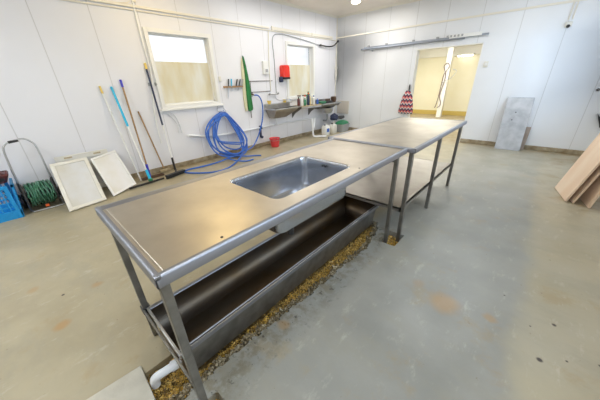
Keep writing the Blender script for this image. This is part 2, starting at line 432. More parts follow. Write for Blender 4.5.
# ------------------------------------------------------------------ room shell
T = .16
def wall_with_holes(s, axis, c0, c1, a0, a1, z0, z1, holes):
    """axis 'x': wall lies between x=c0..c1 and runs along y; 'y' the other way. holes (a0,a1,z0,z1)"""
    As = sorted({a0, a1, *[h[0] for h in holes], *[h[1] for h in holes]}); Zs = sorted({z0, z1, *[h[2] for h in holes], *[h[3] for h in holes]})
    for p, q in zip(As, As[1:]):
        for u, w in zip(Zs, Zs[1:]):
            if any(h[0] <= p and q <= h[1] and h[2] <= u and w <= h[3] for h in holes): continue
            if axis == 'x': s.box(c0, c1, p, q, u, w)
            else: s.box(p, q, c0, c1, u, w)
    bmesh.ops.remove_doubles(s.bm, verts=s.bm.verts, dist=1e-5)
    # drop the doubled inner faces
    seen = {}
    for f in list(s.bm.faces):
        k = tuple(sorted(v.index for v in f.verts)) if False else tuple(round(x, 4) for x in f.calc_center_median())
        seen.setdefault(k, []).append(f)
    bmesh.ops.delete(s.bm, geom=[f for L in seen.values() if len(L) > 1 for f in L], context='FACES_ONLY')
    return s
W1 = (1.76, 2.80, 1.11, 2.20); W2 = (4.86, 5.84, 1.06, 2.24)
DO = (2.32, 3.66, 0.0, 2.04)
struct(wall_with_holes(MB(), 'x', -T, 0, -3.2, D+T, 0, H, [W1, W2]).build('wall_left', 'wall_l'))
struct(wall_with_holes(MB(), 'y', D, D+T, 0, XR+.6, 0, H, [DO]).build('wall_back', 'wall_b'))
RO = (5.0, 6.2, 1.0, 2.2); RO2 = (.6, 2.6, 1.2, 2.2)  # unseen openings, placed to bring daylight in from the right
struct(wall_with_holes(MB(), 'x', XR, XR+T, -3.2, D, 0, H, [RO, RO2]).build('wall_right', 'wall'))
struct(MB().box(-T, XR+T, -3.2-T, -3.2, 0, H).build('wall_near', 'wall'))
struct(MB().box(-T, XR+T, -3.2-T, D+T, H, H+.1).build('ceiling', 'ceiling'))
# the yellow room beyond the doorway
struct(MB().box(.3, 6.5, 12.0, 12.1, 0, 2.7).build('wall_far', 'yellowwall'))
struct(MB().box(.3, .4, D+T, 12.0, 0, 2.7).build('wall_far_left', 'yellowwall'))
struct(MB().box(6.4, 6.5, D+T, 12.0, 0, 2.7).build('wall_far_right', 'yellowwall'))
struct(MB().box(.3, 6.5, D+T, 12.1, 2.7, 2.8).build('ceiling_far', 'whitep'))
struct(MB().box(.4, 6.4, 11.9, 12.0, 2.13, 2.46).build('trim_beam', 'whitep', bevel=.01))
struct(MB().box(.4, 6.4, 11.96, 12.0, 0, .16).build('baseboard_far', 'yellowline'))
struct(MB().box(1.90, 2.07, 11.10, 11.26, 0, 2.7).build('trim_post', 'whitep', bevel=.006))
# doorway lining
s = MB()
s.box(DO[0]-.0, DO[0]+.015, D-.003, D+T+.01, 0, DO[3]).box(DO[1]-.015, DO[1], D-.003, D+T+.01, 0, DO[3]).box(DO[0], DO[1], D-.003, D+T+.01, DO[3]-.02, DO[3])
struct(s.build('door_1', 'whitep', bevel=.004))
# skirting and mouldings
s = MB()
for a, b in ((0, DO[0]), (DO[1], XR)): s.box(a, b, D-.035, D, 0, .085)
struct(s.build('baseboard_back', 'base', bevel=.008))
struct(MB().box(0, .03, -3.2, D-.035, 0, .085).build('baseboard_left', 'base', bevel=.008))
struct(MB().box(0, XR, D-.018, D, 2.50, 2.535).build('trim_1', 'trim', bevel=.004))
struct(MB().prism([(0, -3.2, H), (.045, -3.2, H), (0, -3.2, H-.045)], (0, D+3.2, 0)).build('trim_2', 'trim'))
struct(MB().prism([(0, D, H), (0, D-.045, H), (0, D, H-.045)], (XR, 0, 0)).build('trim_3', 'trim'))
struct(MB().box(0, .02, D-.02, D, .17, H-.05).build('trim_4', 'trim'))

def window(n, W, sill, film_top):
    y0, y1, z0, z1 = W; f = .055
    s = MB()
    s.box(0, .03, y0-f, y0+.004, z0-f, z1+f).box(0, .03, y1-.004, y1+f, z0-f, z1+f).box(0, .03, y0, y1, z1-.004, z1+f).box(0, .03, y0, y1, z0-f, z0+.004)
    s.box(-.14, 0, y0-.002, y0+.008, z0, z1).box(-.14, 0, y1-.008, y1+.002, z0, z1).box(-.14, 0, y0, y1, z1-.008, z1+.002).box(-.14, 0, y0, y1, z0-.002, z0+.008)
    fr = struct(s.build('window_%d' % n, 'whitep'))
    q = fr.location
    MB().box(-.10, -.094, y0-.002, y1+.002, z0-.002, z1+.002).build('window_glass', 'glass', fr)
    MB().box(-.090, -.086, y0, y1, z0, film_top).build('frosted_film', 'film', fr)
    if sill: MB().box(0, .055, y0-.09, y1+.10, z0-f-.03, z0-f+.006).build('window_sill', 'whitep', fr, bevel=.005)
    # outer casing bar the glass sits in
    s = MB(); g = .03
    s.box(-.12, -.08, y0, y0+g, z0, z1).box(-.12, -.08, y1-g, y1, z0, z1).box(-.12, -.08, y0, y1, z1-g, z1).box(-.12, -.08, y0, y1, z0, z0+g)
    s.build('window_sash', 'whitep', fr, bevel=.003)
window(1, W1, True, 1.80); window(2, W2, False, 1.82)

# ------------------------------------------------------------------ work tables
def rrect(x0, x1, y0, y1, r, z, n=6):
    out = []
    for cx, cy, a0 in ((x1-r, y1-r, 0), (x0+r, y1-r, 90), (x0+r, y0+r, 180), (x1-r, y0+r, 270)):
        for k in range(n+1):
            a = math.radians(a0+90*k/n); out.append((cx+r*math.cos(a), cy+r*math.sin(a), z))
    return out
def top_with_hole(x0, x1, y0, y1, z, hole):
    s = MB(); bm = s.bm
    def loop(pts):
        vs = [bm.verts.new(p) for p in pts]
        return vs, [bm.edges.new((vs[i], vs[(i+1) % len(vs)])) for i in range(len(vs))]
    a, ea = loop([(x0, y0, z), (x1, y0, z), (x1, y1, z), (x0, y1, z)])
    if hole: b, eb = loop(hole)
    else: eb = []
    if hole:
        bmesh.ops.triangle_fill(bm, edges=ea+eb, use_beauty=True)
    else: bm.faces.new(a)
    for f in bm.faces:
        if f.normal.z < 0: f.normal_flip()
    r = bmesh.ops.extrude_face_region(bm, geom=bm.faces[:])
    bmesh.ops.translate(bm, verts=[v for v in r['geom'] if isinstance(v, bmesh.types.BMVert)], vec=(0, 0, -.006))
    return s
TX0, TX1, TY0, TY1 = 3.416, 4.167, 0.008, 1.975
t1 = thing('work_table', 'long stainless steel work table with a sink bowl sunk into its top', 'table', ((TX0+TX1)/2, 1.0, 0))
SX0, SX1, SY0, SY1 = 3.600, 4.045, .625, 1.33
hole = rrect(SX0, SX1, SY0, SY1, .055, HT-.004)
s = top_with_hole(TX0+.03, TX1-.015, TY0+.015, TY1-.015, HT-.004, hole)
s.build('table_top', 'steel_top', t1, smooth=False)
def rim_strip(s, p, q, inward, w=.045, drop=.040):
    """folded edge: a raised lip that slopes to the top, with a turned down face"""
    p, q, n = V(p), V(q), V(inward)
    prof = [(0, -drop), (0, -.004), (.003, .002), (.008, .005), (.020, .004), (w, -.004), (w, -.009), (.006, -.009), (.006, -drop)]
    z = V((0, 0, 1)); s.prism([p+n*a+z*b for a, b in prof], q-p)
def rims(x0, x1, y0, y1, par, skip=()):
    z = HT
    for k, (p, q, n) in {'front': ((x1, y0, z), (x1, y1, z), (-1, 0, 0)), 'rear': ((x0, y0, z), (x0, y1, z), (1, 0, 0)), 'near': ((x0, y0, z), (x1, y0, z), (0, 1, 0)), 'far': ((x0, y1, z), (x1, y1, z), (0, -1, 0))}.items():
        if k in skip: continue
        s = MB(); rim_strip(s, p, q, n, w=.045 if k == 'rear' else .020); s.build('folded_edge', 'steel_rim', par, bevel=.0015)
rims(TX0, TX1, TY0, TY1, t1)
s = MB()
for y in (.031, .045, TY1-.04): MB().tube([(TX0+.05, y, HT-.004), (TX1-.03, y, HT-.004)], .0025, 6).build('drip_groove', 'steel_top', t1)
# sink bowl
def sink_loops():
    L = [(0, .0, .055), (.003, -.008, .053), (.007, -.010, .05), (.009, -.018, .05), (.012, -.12, .05), (.015, -.195, .05), (.024, -.222, .045), (.05, -.235, .035)]
    return [rrect(SX0+a, SX1-a, SY0+a, SY1-a, r, HT-.004+z) for a, z, r in L]
loops = sink_loops()
s = MB(); s.loft(loops)
bot = loops[-1]; cx, cy = 3.90, .80
dr = [(cx+.035*math.cos(2*math.pi*k/28+math.radians(0)), cy+.035*math.sin(2*math.pi*k/28), HT-.243) for k in range(28)]
bm = s.bm; bm.verts.ensure_lookup_table()
last = [v for v in bm.verts][-28:]
ring = [bm.verts.new(p) for p in dr]
for k in range(28): bm.faces.new([last[k], last[(k+1) % 28], ring[(k+1) % 28], ring[k]])
bowl = s.build('sink_bowl', 'steel_sink', t1, solid=.002)
MB().lathe((cx, cy, HT-.246), [(.036, 0), (.036, .004), (.012, .001)], 24).build('drain', 'dark', bowl)
MB().tube([(3.985, .765, HT-.22), (3.985, .765, HT-.285)], .02, 16).build('drain_pipe', 'black', bowl)
s = MB()
for x in (3.80, 3.826): s.lathe((x, SY1-.0185, HT-.045), [(.009, 0), (.009, -.002)], 14, (0, 1, 0))
s.build('overflow_hole', 'black', bowl)
for x, y in ((4.115, .27), (4.105, 1.31)): MB().lathe((x, y, HT-.004), [(.006, 0), (.005, .002)], 14).build('plug', 'black', t1)
def leg(par, x, y, z0=0.0, w=.032, name='leg', m='steel_leg', z1=None):
    z1 = z1 or HT-.012
    return MB().box(x-w/2, x+w/2, y-w/2, y+w/2, z0, z1).build(name, m, par, bevel=.003)
for x, y, z0 in ((3.45, .045, 0), (4.110, .038, -.115), (3.46, 1.93, 0), (4.107, 1.93, -.115)):
    l = leg(t1, x, y, z0)
    if y < 1 and x < 4: MB().box(x-.022, x+.022, y-.022, y+.022, .20, .245).build('leg_collar', 'dark', l, bevel=.002)
s = MB(); s.bar((3.46, .03, .225), (4.10, .03, .225), .010, .024); s.build('crossbar', 'steel_leg', t1, bevel=.002)
s = MB(); s.bar((3.47, 1.93, .80), (4.10, 1.93, .80), .03, .03); s.build('crossbar', 'steel_leg', t1, bevel=.002)

UX0, UX1, UY0, UY1 = 3.335, 4.222, 2.01, 3.845
t2 = thing('work_table', 'plain stainless steel work table with a lower shelf behind the sink table', 'table', ((UX0+UX1)/2, 2.9, 0))
top_with_hole(UX0+.03, UX1-.03, UY0+.03, UY1-.03, HT-.004, None).build('table_top', 'steel_top', t2, smooth=False)
def flat_rim(p, q, n):
    p, q, n = V(p), V(q), V(n); z = V((0, 0, 1))
    MB().prism([p+n*a+z*b for a, b in [(0, -.04), (0, -.008), (.004, -.001), (.012, .0), (.031, -.003), (.031, -.009), (.006, -.01), (.006, -.04)]], q-p).build('folded_edge', 'steel_rim', t2)
for p, q, n in (((UX1, UY0, HT), (UX1, UY1, HT), (-1, 0, 0)), ((UX0, UY0, HT), (UX0, UY1, HT), (1, 0, 0)), ((UX0, UY0, HT), (UX1, UY0, HT), (0, 1, 0)), ((UX0, UY1, HT), (UX1, UY1, HT), (0, -1, 0))): flat_rim(p, q, n)
for x in (3.39, 4.178):
    for y in (2.062, 2.88, 3.785): leg(t2, x, y, -.115 if (x > 4 and y < 2.2) else 0, .034)
s = MB(); s.box(3.36, 4.165, 2.03, 3.80, .318, .324).box(4.150, 4.165, 2.03, 3.80, .29, .324).box(3.36, 3.375, 2.03, 3.80, .29, .324).box(3.36, 4.165, 2.03, 2.045, .29, .324).box(3.36, 4.165, 3.785, 3.80, .29, .324)
s.build('lower_shelf', 'shelf', t2, smooth=False)
for y in (2.9, 3.79): MB().bar((3.40, y, .30), (4.17, y, .30), .025, .025).build('crossbar', 'steel_leg', t2)

# ------------------------------------------------------------------ trough under the sink table
tr = thing('drain_trough', 'long tarnished steel trough standing under the sink table along the gravel', 'trough', (3.7, 1.08, -.03))
RZ = .242
A0, A1, B0, B1 = 3.50, 3.885, .055, 2.12
inner = []
for (a, z) in ((0, RZ), (.03, .012)): inner.append([(A0+a, B0+a*.3, z), (A1-a, B0+a*.3, z), (A1-a, B1-a*.3, z), (A0+a, B1-a*.3, z)])
s = MB(); s.loft(inner, cap1=True); s.build('trough_body', 'steel_trough', tr, solid=.003)
MB().prism([(A1+.006, B0+.002, RZ-.004), (A1-.022, B0+.012, .008), (A1-.022, B1-.012, .008), (A1+.006, B1-.002, RZ-.004)], (.002, 0, 0)).build('outer_side', 'steel_leg', tr)
def rolled(p, q, n, w=.030):
    p, q, n = V(p), V(q), V(n); z = V((0, 0, 1))
    MB().prism([p+n*a+z*b for a, b in [(0, 0), (.004, .006), (.010, .008), (.016, .003), (.022, .006), (w, .006), (w, -.022), (w-.004, -.022), (w-.004, 0), (.004, -.001)]], q-p).build('rolled_rim', 'steel_rim', tr)
rolled((A1-.004, B0-.0, RZ), (A1-.004, B1, RZ), (1, 0, 0))
MB().tube([(A1+.014, B0, RZ+.006), (A1+.014, B1, RZ+.006)], .0028, 6).build('rim_seam', 'dark', tr)
rolled((A0+.004, B0-.0, RZ), (A0+.004, B1, RZ), (-1, 0, 0), .026)
MB().box(A0-.02, A1+.03, B0-.012, B0, RZ-.022, RZ+.006).build('end_rim', 'steel', tr, bevel=.002)
MB().box(A0-.02, A1+.03, B1, B1+.012, RZ-.022, RZ+.006).build('end_rim', 'steel', tr, bevel=.002)
MB().tube([(3.81, .10, .075), (3.79, -.0, .07)], .018, 16).build('outlet_pipe', 'steel', tr)
pv = cat([(3.795, .035, .068), (3.79, -.005, .068), (3.778, -.050, .060), (3.765, -.068, .040), (3.76, -.072, .012), (3.758, -.073, -.015)], 5)
e = MB().tube(pv, .022, 18).build('pipe_elbow', 'pvc', tr)
MB().tube([(3.797, .045, .068), (3.791, .012, .068)], .027, 18).build('collar', 'pvc', e)

# ------------------------------------------------------------------ blue crate with maroon object
cr = thing('crate', 'blue perforated plastic crate on the floor at the left edge', 'crate', (.27, -.68, 0))
def crate_side(P, U, W, wdt, hgt, nm):
    """perforated panel: frame plus lattice, P origin, U along, W up"""
    P, U, W = V(P), V(U).normalized(), V(W).normalized(); N = U.cross(W); s = MB()
    s.boxf(P, U, W, N, (0, wdt), (0, .10), (-.006, .006)).boxf(P, U, W, N, (0, wdt), (hgt-.035, hgt), (-.012, .012))
    s.boxf(P, U, W, N, (0, .035), (0, hgt), (-.01, .01)).boxf(P, U, W, N, (wdt-.035, wdt), (0, hgt), (-.01, .01))
    n = int(round(wdt/.065)); 
    for k in range(1, n): s.boxf(P, U, W, N, (wdt*k/n-.0065, wdt*k/n+.0065), (.09, hgt-.02), (-.004, .004))
    m_ = int(round((hgt-.13)/.058))
    for k in range(0, m_+1): z = .10+(hgt-.14)*k/m_; s.boxf(P, U, W, N, (.02, wdt-.02), (z-.006, z+.006), (-.0035, .0035))
    s.build(nm, 'bluec', cr)
crate_side((.455, -.95, .0), (0, 1, 0), (.05, 0, 1), .535, .42, 'side_panel')
crate_side((.09, -.415, .0), (1, 0, 0), (0, .10, 1), .365, .42, 'side_panel')
crate_side((.09, -.95, .0), (1, 0, 0), (0, -.10, 1), .365, .42, 'side_panel')
crate_side((.10, -.95, .0), (0, 1, 0), (-.05, 0, 1), .535, .42, 'side_panel')
MB().box(.095, .455, -.95, -.415, .001, .012).build('bottom', 'bluec', cr)
cb = thing('carrier_basket', 'small dark maroon slotted basket lying on top of the blue crate', 'basket', (.28, -.55, .42))
L = []
for (z, gx, gy) in ((.425, .07, .08), (.435, .09, .10), (.52, .13, .14), (.535, .125, .135)): L.append(rrect(.28-gx, .28+gx, -.50-gy, -.50+gy, .03, z, 4))
s = MB(); s.loft(L, cap0=True); s.build('basket_body', 'maroon', cb, solid=.006)
for k in range(3): MB().boxf((.395, -.58+k*.075, .475), (0, 1, 0), (.25, 0, 1), (1, 0, 0), (-.022, .022), (-.018, .02), (-.012, .004)).build('slot', 'black', cb)
MB().tube(cat([(.35, -.62, .53), (.36, -.56, .56), (.37, -.47, .565), (.36, -.39, .53)], 6), .009, 8).build('handle', 'maroon', cb)

# ------------------------------------------------------------------ hose reel cart
rc = thing('hose_reel_cart', 'grey tubular hose reel cart wound with green hose against the left wall', 'hose reel', (.3, -.17, 0))
Y0, Y1 = -.335, -.015
hp = cat([(.22, Y0, .10), (.20, Y0+.01, .45), (.185, Y0+.03, .76), (.18, Y0+.065, .835), (.18, Y0+.12, .862), (.18, Y1-.09, .882), (.18, Y1-.03, .84), (.185, Y1, .76), (.20, Y1, .45), (.22, Y1, .10)], 6)
MB().tube(hp, .011, 10).build('handle_frame', 'steel', rc)
MB().tube([(.18, Y0+.10, .857), (.18, Y0+.19, .868)], .016, 10).build('grip', 'black', rc)
MB().tube(cat([(.22, Y0, .10), (.33, Y0, .03), (.40, Y0+.02, .018), (.415, Y0+.06, .014), (.415, Y1-.04, .014), (.40, Y1, .018), (.33, Y1, .03), (.22, Y1, .10)], 6), .009, 10).build('foot_frame', 'steel', rc)
for y in (Y0+.015, Y1-.015): MB().lathe((.26, y, .19), [(.02, -.008), (.155, -.008), (.16, 0), (.155, .008), (.02, .008)], 28, (0, 1, 0)).build('drum_flange', 'dark', rc)
MB().tube([(.26, Y0, .19), (.26, Y1, .19)], .05, 16).build('drum', 'dark', rc)
pts = []
for L_ in range(2):
    n = 8; R_ = .125+.02*L_
    for i in range(n*20+1):
        f = i/(n*20); y = (Y0+.04)+(Y1-Y0-.08)*(f if L_ == 0 else 1-f)
        a = 2*math.pi*i/20
        pts.append((.26+(R_+.004*math.sin(i*.7))*math.cos(a), y+.012*math.sin(a*2+i*.05), .195+(R_+.004*math.cos(i*.5))*math.sin(a)))
MB().tube(pts, .0105, 7).build('wound_hose', 'greenhose', rc)
for y in (Y0-.035,): 
    w = MB().lathe((.14, y, .10), [(.02, -.018), (.085, -.018), (.098, -.008), (.098, .008), (.085, .018), (.02, .018)], 26, (0, 1, 0)).build('wheel', 'black', rc)
    MB().lathe((.14, y-.02, .10), [(.035, 0), (.03, -.006)], 16, (0, 1, 0)).build('hub', 'grey', w)
w = MB().lathe((.14, Y1+.035, .10), [(.02, -.018), (.085, -.018), (.098, -.008), (.098, .008), (.085, .018), (.02, .018)], 26, (0, 1, 0)).build('wheel', 'black', rc)
MB().tube([(.14, Y0-.03, .10), (.14, Y1+.03, .10)], .008, 8).build('axle', 'steel', rc)
MB().box(.385, .41, -.19, -.15, .035, .065).build('hose_fitting', 'orange', rc, bevel=.005)
MB().box(.14, .24, Y0-.012, Y0+.012, .08, .36).build('side_bracket', 'dark', rc, bevel=.004)
MB().box(.14, .24, Y1-.012, Y1+.012, .08, .36).build('side_bracket', 'dark', rc, bevel=.004)

# ------------------------------------------------------------------ white frames leaning on the wall
def framed(name, label, catg, bl, br, tl, fm, fw, th, pm='translucent', m='offwhite'):
    bl, br, tl = V(bl), V(br), V(tl)
    U = (br-bl); w = U.length; U.normalize(); W = (tl-bl); h = W.length; W.normalize(); N = U.cross(W).normalized()
    if N.z < 0: N = -N
    t = thing(name, label, catg, (bl+br)/2)
    s = MB()
    s.boxf(bl, U, W, N, (0, w), (0, fw), (0, th)).boxf(bl, U, W, N, (0, w), (h-fw, h), (0, th)).boxf(bl, U, W, N, (0, fw), (fw, h-fw), (0, th)).boxf(bl, U, W, N, (w-fw, w), (fw, h-fw), (0, th))
    s.build('frame', m, t, bevel=.003)
    MB().boxf(bl, U, W, N, (fw*.6, w-fw*.6), (fw*.6, h-fw*.6), (th*.2, th*.45)).build('sheet', pm, t)
    return t, bl, U, W, N, w, h
t, bl, U, W, N, w, h = framed('rack_lid', 'long off-white plastic lid with handle slots, rearmost against the wall', 'lid', (.10, .10, .01), (.10, .72, .01), (.05, .10, .57), 0, .07, .02)
for a in (.10, .44): MB().boxf(bl, U, W, N, (a, a+.09), (h-.045, h-.022), (.012, .0215)).build('handle_slot', 'mud', t)
framed('screen_frame', 'white framed frosted panel leaning beside the green hose reel', 'panel', (.78, -.012, .004), (.715, .405, .004), (.20, .02, .505), 0, .045, .022)
framed('screen_frame', 'white framed frosted panel leaning tilted beside the broom poles', 'panel', (.655, .50, .004), (.452, .865, .03), (.20, .462, .485), 0, .03, .02, pm='white2', m='white')

# ------------------------------------------------------------------ poles
GP = 'tools with poles leaning on the left wall'
def pole(name, label, base, top, r, cuts, catg='broom'):
    """cuts: list of (t0,t1,material,name,radius factor)"""
    b, t = V(base), V(top)
    o = thing(name, label, catg, base, GP)
    for (a, c, m, nm, k) in cuts: MB().tube([b+(t-b)*a, b+(t-b)*((a+c)/2), b+(t-b)*c], r*k, 10).build(nm, m, o)
    return o
pole('pole', 'white pole with yellow end cap, leftmost of the wall poles', (.24, 1.0, .0), (.012, .912, 1.45), .012, [(0, .93, 'white', 'shaft', 1), (.93, 1, 'yellow', 'end_cap', 1.15)], 'pole')
sq = pole('floor_squeegee', 'wide black floor squeegee with cyan and white pole', (.50, 1.07, .03), (.015, 1.055, 1.435), .012, [(.10, .66, 'white', 'shaft', 1), (.60, 1, 'cyan', 'grip', 1.35), (0, .13, 'cyan', 'socket', 1.7)], 'squeegee')
MB().bar((.575, .735, .03), (.515, 1.27, .03), .02, .03).build('blade', 'black', sq, bevel=.003)
MB().boxf((.50, 1.07, .03), (1, 0, 0), (0, 1, 0), (0, 0, 1), (-.025, .025), (-.03, .03), (.0, .05)).build('bracket', 'greenplas', sq, bevel=.006)
br = pole('floor_squeegee', 'wooden floor squeegee with violet end cap on its brown pole', (.235, 1.15, .03), (.015, 1.203, 1.53), .012, [(.1, .94, 'wood', 'shaft', 1), (.93, 1, 'purple', 'end_cap', 1.35), (0, .14, 'purple', 'socket', 1.6)], 'squeegee')
s = MB(); a, b = V((.235, 1.02, .022)), V((.225, 1.36, .022)); s.bar(a, b, .02, .03).bar(a+V((.06, 0, 0)), b+V((.06, 0, 0)), .012, .03).bar(a+V((0, 0, 0)), a+V((.06, 0, 0)), .012, .03).bar(b, b+V((.06, 0, 0)), .012, .03)
s.build('blade', 'brown', br)
sc = pole('scrubber', 'short wooden scrubber leaning on the left wall below the window', (.14, 1.44, .03), (.012, 1.32, 1.06), .011, [(0.05, 1, 'wood', 'shaft', 1)], 'scrubber')
MB().bar((.15, 1.36, .05), (.14, 1.53, .05), .05, .04).build('head', 'mud', sc, bevel=.005)
bb = pole('push_broom', 'black bristled push broom with white and black pole beside the window', (.30, 1.56, .05), (.012, 1.612, 1.76), .011, [(.12, .5, 'white', 'shaft', 1), (.45, .95, 'navy', 'grip', 1.3), (.95, 1, 'yellow', 'end_cap', 1.6), (0, .13, 'black', 'socket', 1.6)], 'broom')
s = MB(); a, b = V((.53, 1.31, .05)), V((.43, 1.66, .05)); s.bar(a, b, .07, .03); s.build('broom_head', 'black', bb, bevel=.004)
MB().bar((.30, 1.57, .06), (.46, 1.50, .06), .025, .02).build('arm', 'black', bb)
s = MB()
for i in range(24):
    p = a+(b-a)*(i/23)
    for k in (-.018, 0, .018): s.bar(p+V((k, 0, -.005)), p+V((k*1.3, 0, -.043)), .011, .011)
s.build('bristles', 'black', bb)

# ------------------------------------------------------------------ blue hose coil
def hose():
    rnd = random.Random(11)
    base = [(.06, 2.86, .92), (.11, 2.55, .80), (.17, 2.37, .50), (.25, 2.46, .17), (.35, 2.78, .04), (.32, 3.10, .08), (.22, 3.22, .32), (.11, 3.10, .68)]
    pts = []
    for k in range(9):
        gy = rnd.choice((1, .97, .9, .8, .68, .6)); low = rnd.uniform(0, .30) if k % 2 else 0
        for i, p in enumerate(base):
            q = V(p)
            q.y = 2.86+(q.y-2.86)*gy+rnd.uniform(-.035, .035)
            if i in (3, 4, 5): q.z += low*(1.2 if i == 4 else .8)+.022*(k % 4)
            if i in (2, 6): q.z += rnd.uniform(-.06, .06)
            if i in (0, 1, 7): q.z -= .010*k
            q.x = max(q.x+.008*k-.03+rnd.uniform(-.01, .01), .05); q.z = max(q.z, .024)
            pts.append(q)
    return cat(pts, 6)
bh = thing('hose', 'blue water hose coiled on a wall hook below the first window', 'hose', (.2, 2.83, 0))
MB().tube(hose(), .0145, 8).build('coil', 'blue', bh)
ZF = .016
MB().tube(cat([(.33, 3.02, .10), (.52, 2.83, .05), (.75, 2.50, ZF), (.90, 2.20, ZF), (.86, 1.95, ZF), (.62, 1.72, ZF), (.42, 1.66, ZF), (.36, 1.78, ZF), (.40, 2.05, ZF), (.42, 2.35, ZF+.01), (.38, 2.60, .04), (.34, 2.78, .06)], 8), .0145, 8).build('floor_loop', 'blue', bh)
MB().tube(cat([(.36, 2.6, .04), (.60, 2.62, .03), (.78, 2.75, ZF), (.80, 2.93, ZF)], 8), .0145, 8).build('loose_end', 'blue', bh)
MB().tube(cat([(.38, 2.75, .07), (.52, 2.95, .03), (.62, 3.15, ZF), (.70, 3.22, ZF)], 8), .0145, 8).build('loose_end', 'blue', bh)
MB().tube([(.44, 1.665, ZF), (.40, 1.63, ZF+.004)], .02, 10).build('green_connector', 'greenplas', bh)
MB().tube([(.40, 1.63, ZF+.004), (.37, 1.585, ZF+.004)], .021, 10).build('red_connector', 'orange', bh)
s = MB(); s.tube([(.006, 2.79, 1.05), (.012, 2.755, .96), (.03, 2.75, .93)], .006, 8).tube([(.006, 2.88, 1.05), (.012, 2.92, .96), (.03, 2.93, .93)], .006, 8).tube([(.03, 2.75, .93), (.09, 2.78, .915), (.09, 2.90, .915), (.03, 2.93, .93)], .006, 8).tube([(.009, 2.765, .99), (.009, 2.91, .99)], .005, 8)
tag(s.build('hose_hook', 'steel'), 'bent wire wall hook carrying the blue hose coil', 'hook')
# tap with hose running down
tp = thing('wall_tap', 'brass wall tap feeding the hanging blue hose, left of the basins', 'tap', (.03, 3.67, 1.18))
MB().tube([(0, 3.66, 1.20), (.05, 3.66, 1.20), (.075, 3.68, 1.18)], .014, 10).build('tap_body', 'brown', tp)
MB().lathe((.04, 3.66, 1.215), [(.008, 0), (.008, .02), (.022, .022), (.022, .03)], 12).build('tap_handle', 'dark', tp)
MB().box(0, .012, 3.62, 3.70, 1.15, 1.25).build('wall_plate', 'grey', tp, bevel=.002)
h2 = MB().tube(cat([(.075, 3.69, 1.18), (.10, 3.78, 1.165), (.10, 3.86, 1.05), (.09, 3.885, .85), (.08, 3.85, .62), (.08, 3.74, .38), (.12, 3.60, .22), (.20, 3.42, .12), (.28, 3.22, .09), (.32, 3.05, .09)], 8), .0145, 8).build('hose', 'blue')
tag(h2, 'blue hose hanging in a curve from the wall tap down to the coil', 'hose')
s = MB(); s.box(.0, .035, 3.79, 3.84, .22, .50).boxf((.035, 3.815, .24), (1, 0, -.3), (0, 1, 0), (.3, 0, 1), (0, .05), (-.02, .02), (-.02, .03)).boxf((.035, 3.815, .45), (1, 0, .2), (0, 1, 0), (-.2, 0, 1), (0, .03), (-.03, .03), (-.03, .03))
tag(s.build('hose_nozzle', 'navy', bevel=.004), 'dark blue spray nozzle hanging low on the wall behind the hose', 'nozzle')

# ------------------------------------------------------------------ pipes and conduits on the left wall
pl = MB().tube(cat([(.05, 2.04, .56), (.03, 2.10, .545), (.03, 2.6, .46), (.03, 3.3, .45), (.03, 4.3, .46), (.03, 5.6, .45), (.03, 6.2, .45)], 5), .021, 12).build('water_pipe', 'pvc')
tag(pl, 'white water pipe running low along the left wall behind the hose', 'pipe')
s = MB()
for dy, dx in ((0, 0), (.04, .0)): s.tube(cat([(.015, 1.66, 1.015-dy*.5), (.015, 1.80-dy, 1.01-dy*.6), (.02, 1.89-dy, .93-dy), (.02, 1.935-dy, .78), (.02, 1.945-dy*1.4, .62)], 6), .009, 8)
tag(s.build('bent_pipe', 'pvc'), 'pair of thin white pipes bending down under the first window', 'pipe')
s = MB().tube([(.012, -.4, 2.455), (.012, 6.85, 2.455)], .012, 8)
tag(s.build('cable_conduit', 'trim'), 'cream cable conduit running high along the left wall, lower of two', 'conduit')
s = MB().box(0, .03, -1.2, 4.32, 2.485, 2.52)
tag(s.build('cable_trunking', 'trim', bevel=.004), 'cream cable trunking above the conduit high on the left wall', 'trunking')
s = MB().box(0, .025, 4.42, 6.7, 2.475, 2.535).box(.0, .032, 4.40, 4.44, 2.465, 2.545).box(.0, .032, 5.78, 5.81, 2.47, 2.54)
tag(s.build('cable_trunking', 'trim', bevel=.003), 'wide cream cable trunking above the second window', 'trunking')
s = MB().tube(cat([(.02, 1.66, 2.98), (.02, 1.655, 2.6), (.02, 1.65, 2.3), (.02, 1.655, 1.9), (.02, 1.66, 1.6), (.02, 1.60, 1.3), (.02, 1.55, .95), (.02, 1.54, .5)], 4), .013, 8)
tag(s.build('vertical_pipe', 'whitep'), 'white vertical pipe left of the first window behind the broom pole', 'pipe')
for i, y in enumerate((1.60, 1.70)):
    s = MB().tube([(.0, y, 1.455), (.05, y, 1.455)], .009, 8).box(0, .012, y-.018, y+.018, 1.43, 1.48)
    tag(s.build('pole_clip', 'grey'), 'small grey tool clip on the wall just %s of the broom pole' % ('left', 'right')[i], 'clip', 'tool clips')
s = MB().box(0, .035, 1.655, 1.70, 2.555, 2.60).tube([(.02, 1.62, 2.56), (.02, 1.58, 2.53), (.02, 1.3, 2.50)], .006, 6)
tag(s.build('junction_box', 'trim', bevel=.003), 'small cream junction box where pipes cross above the first window', 'box')
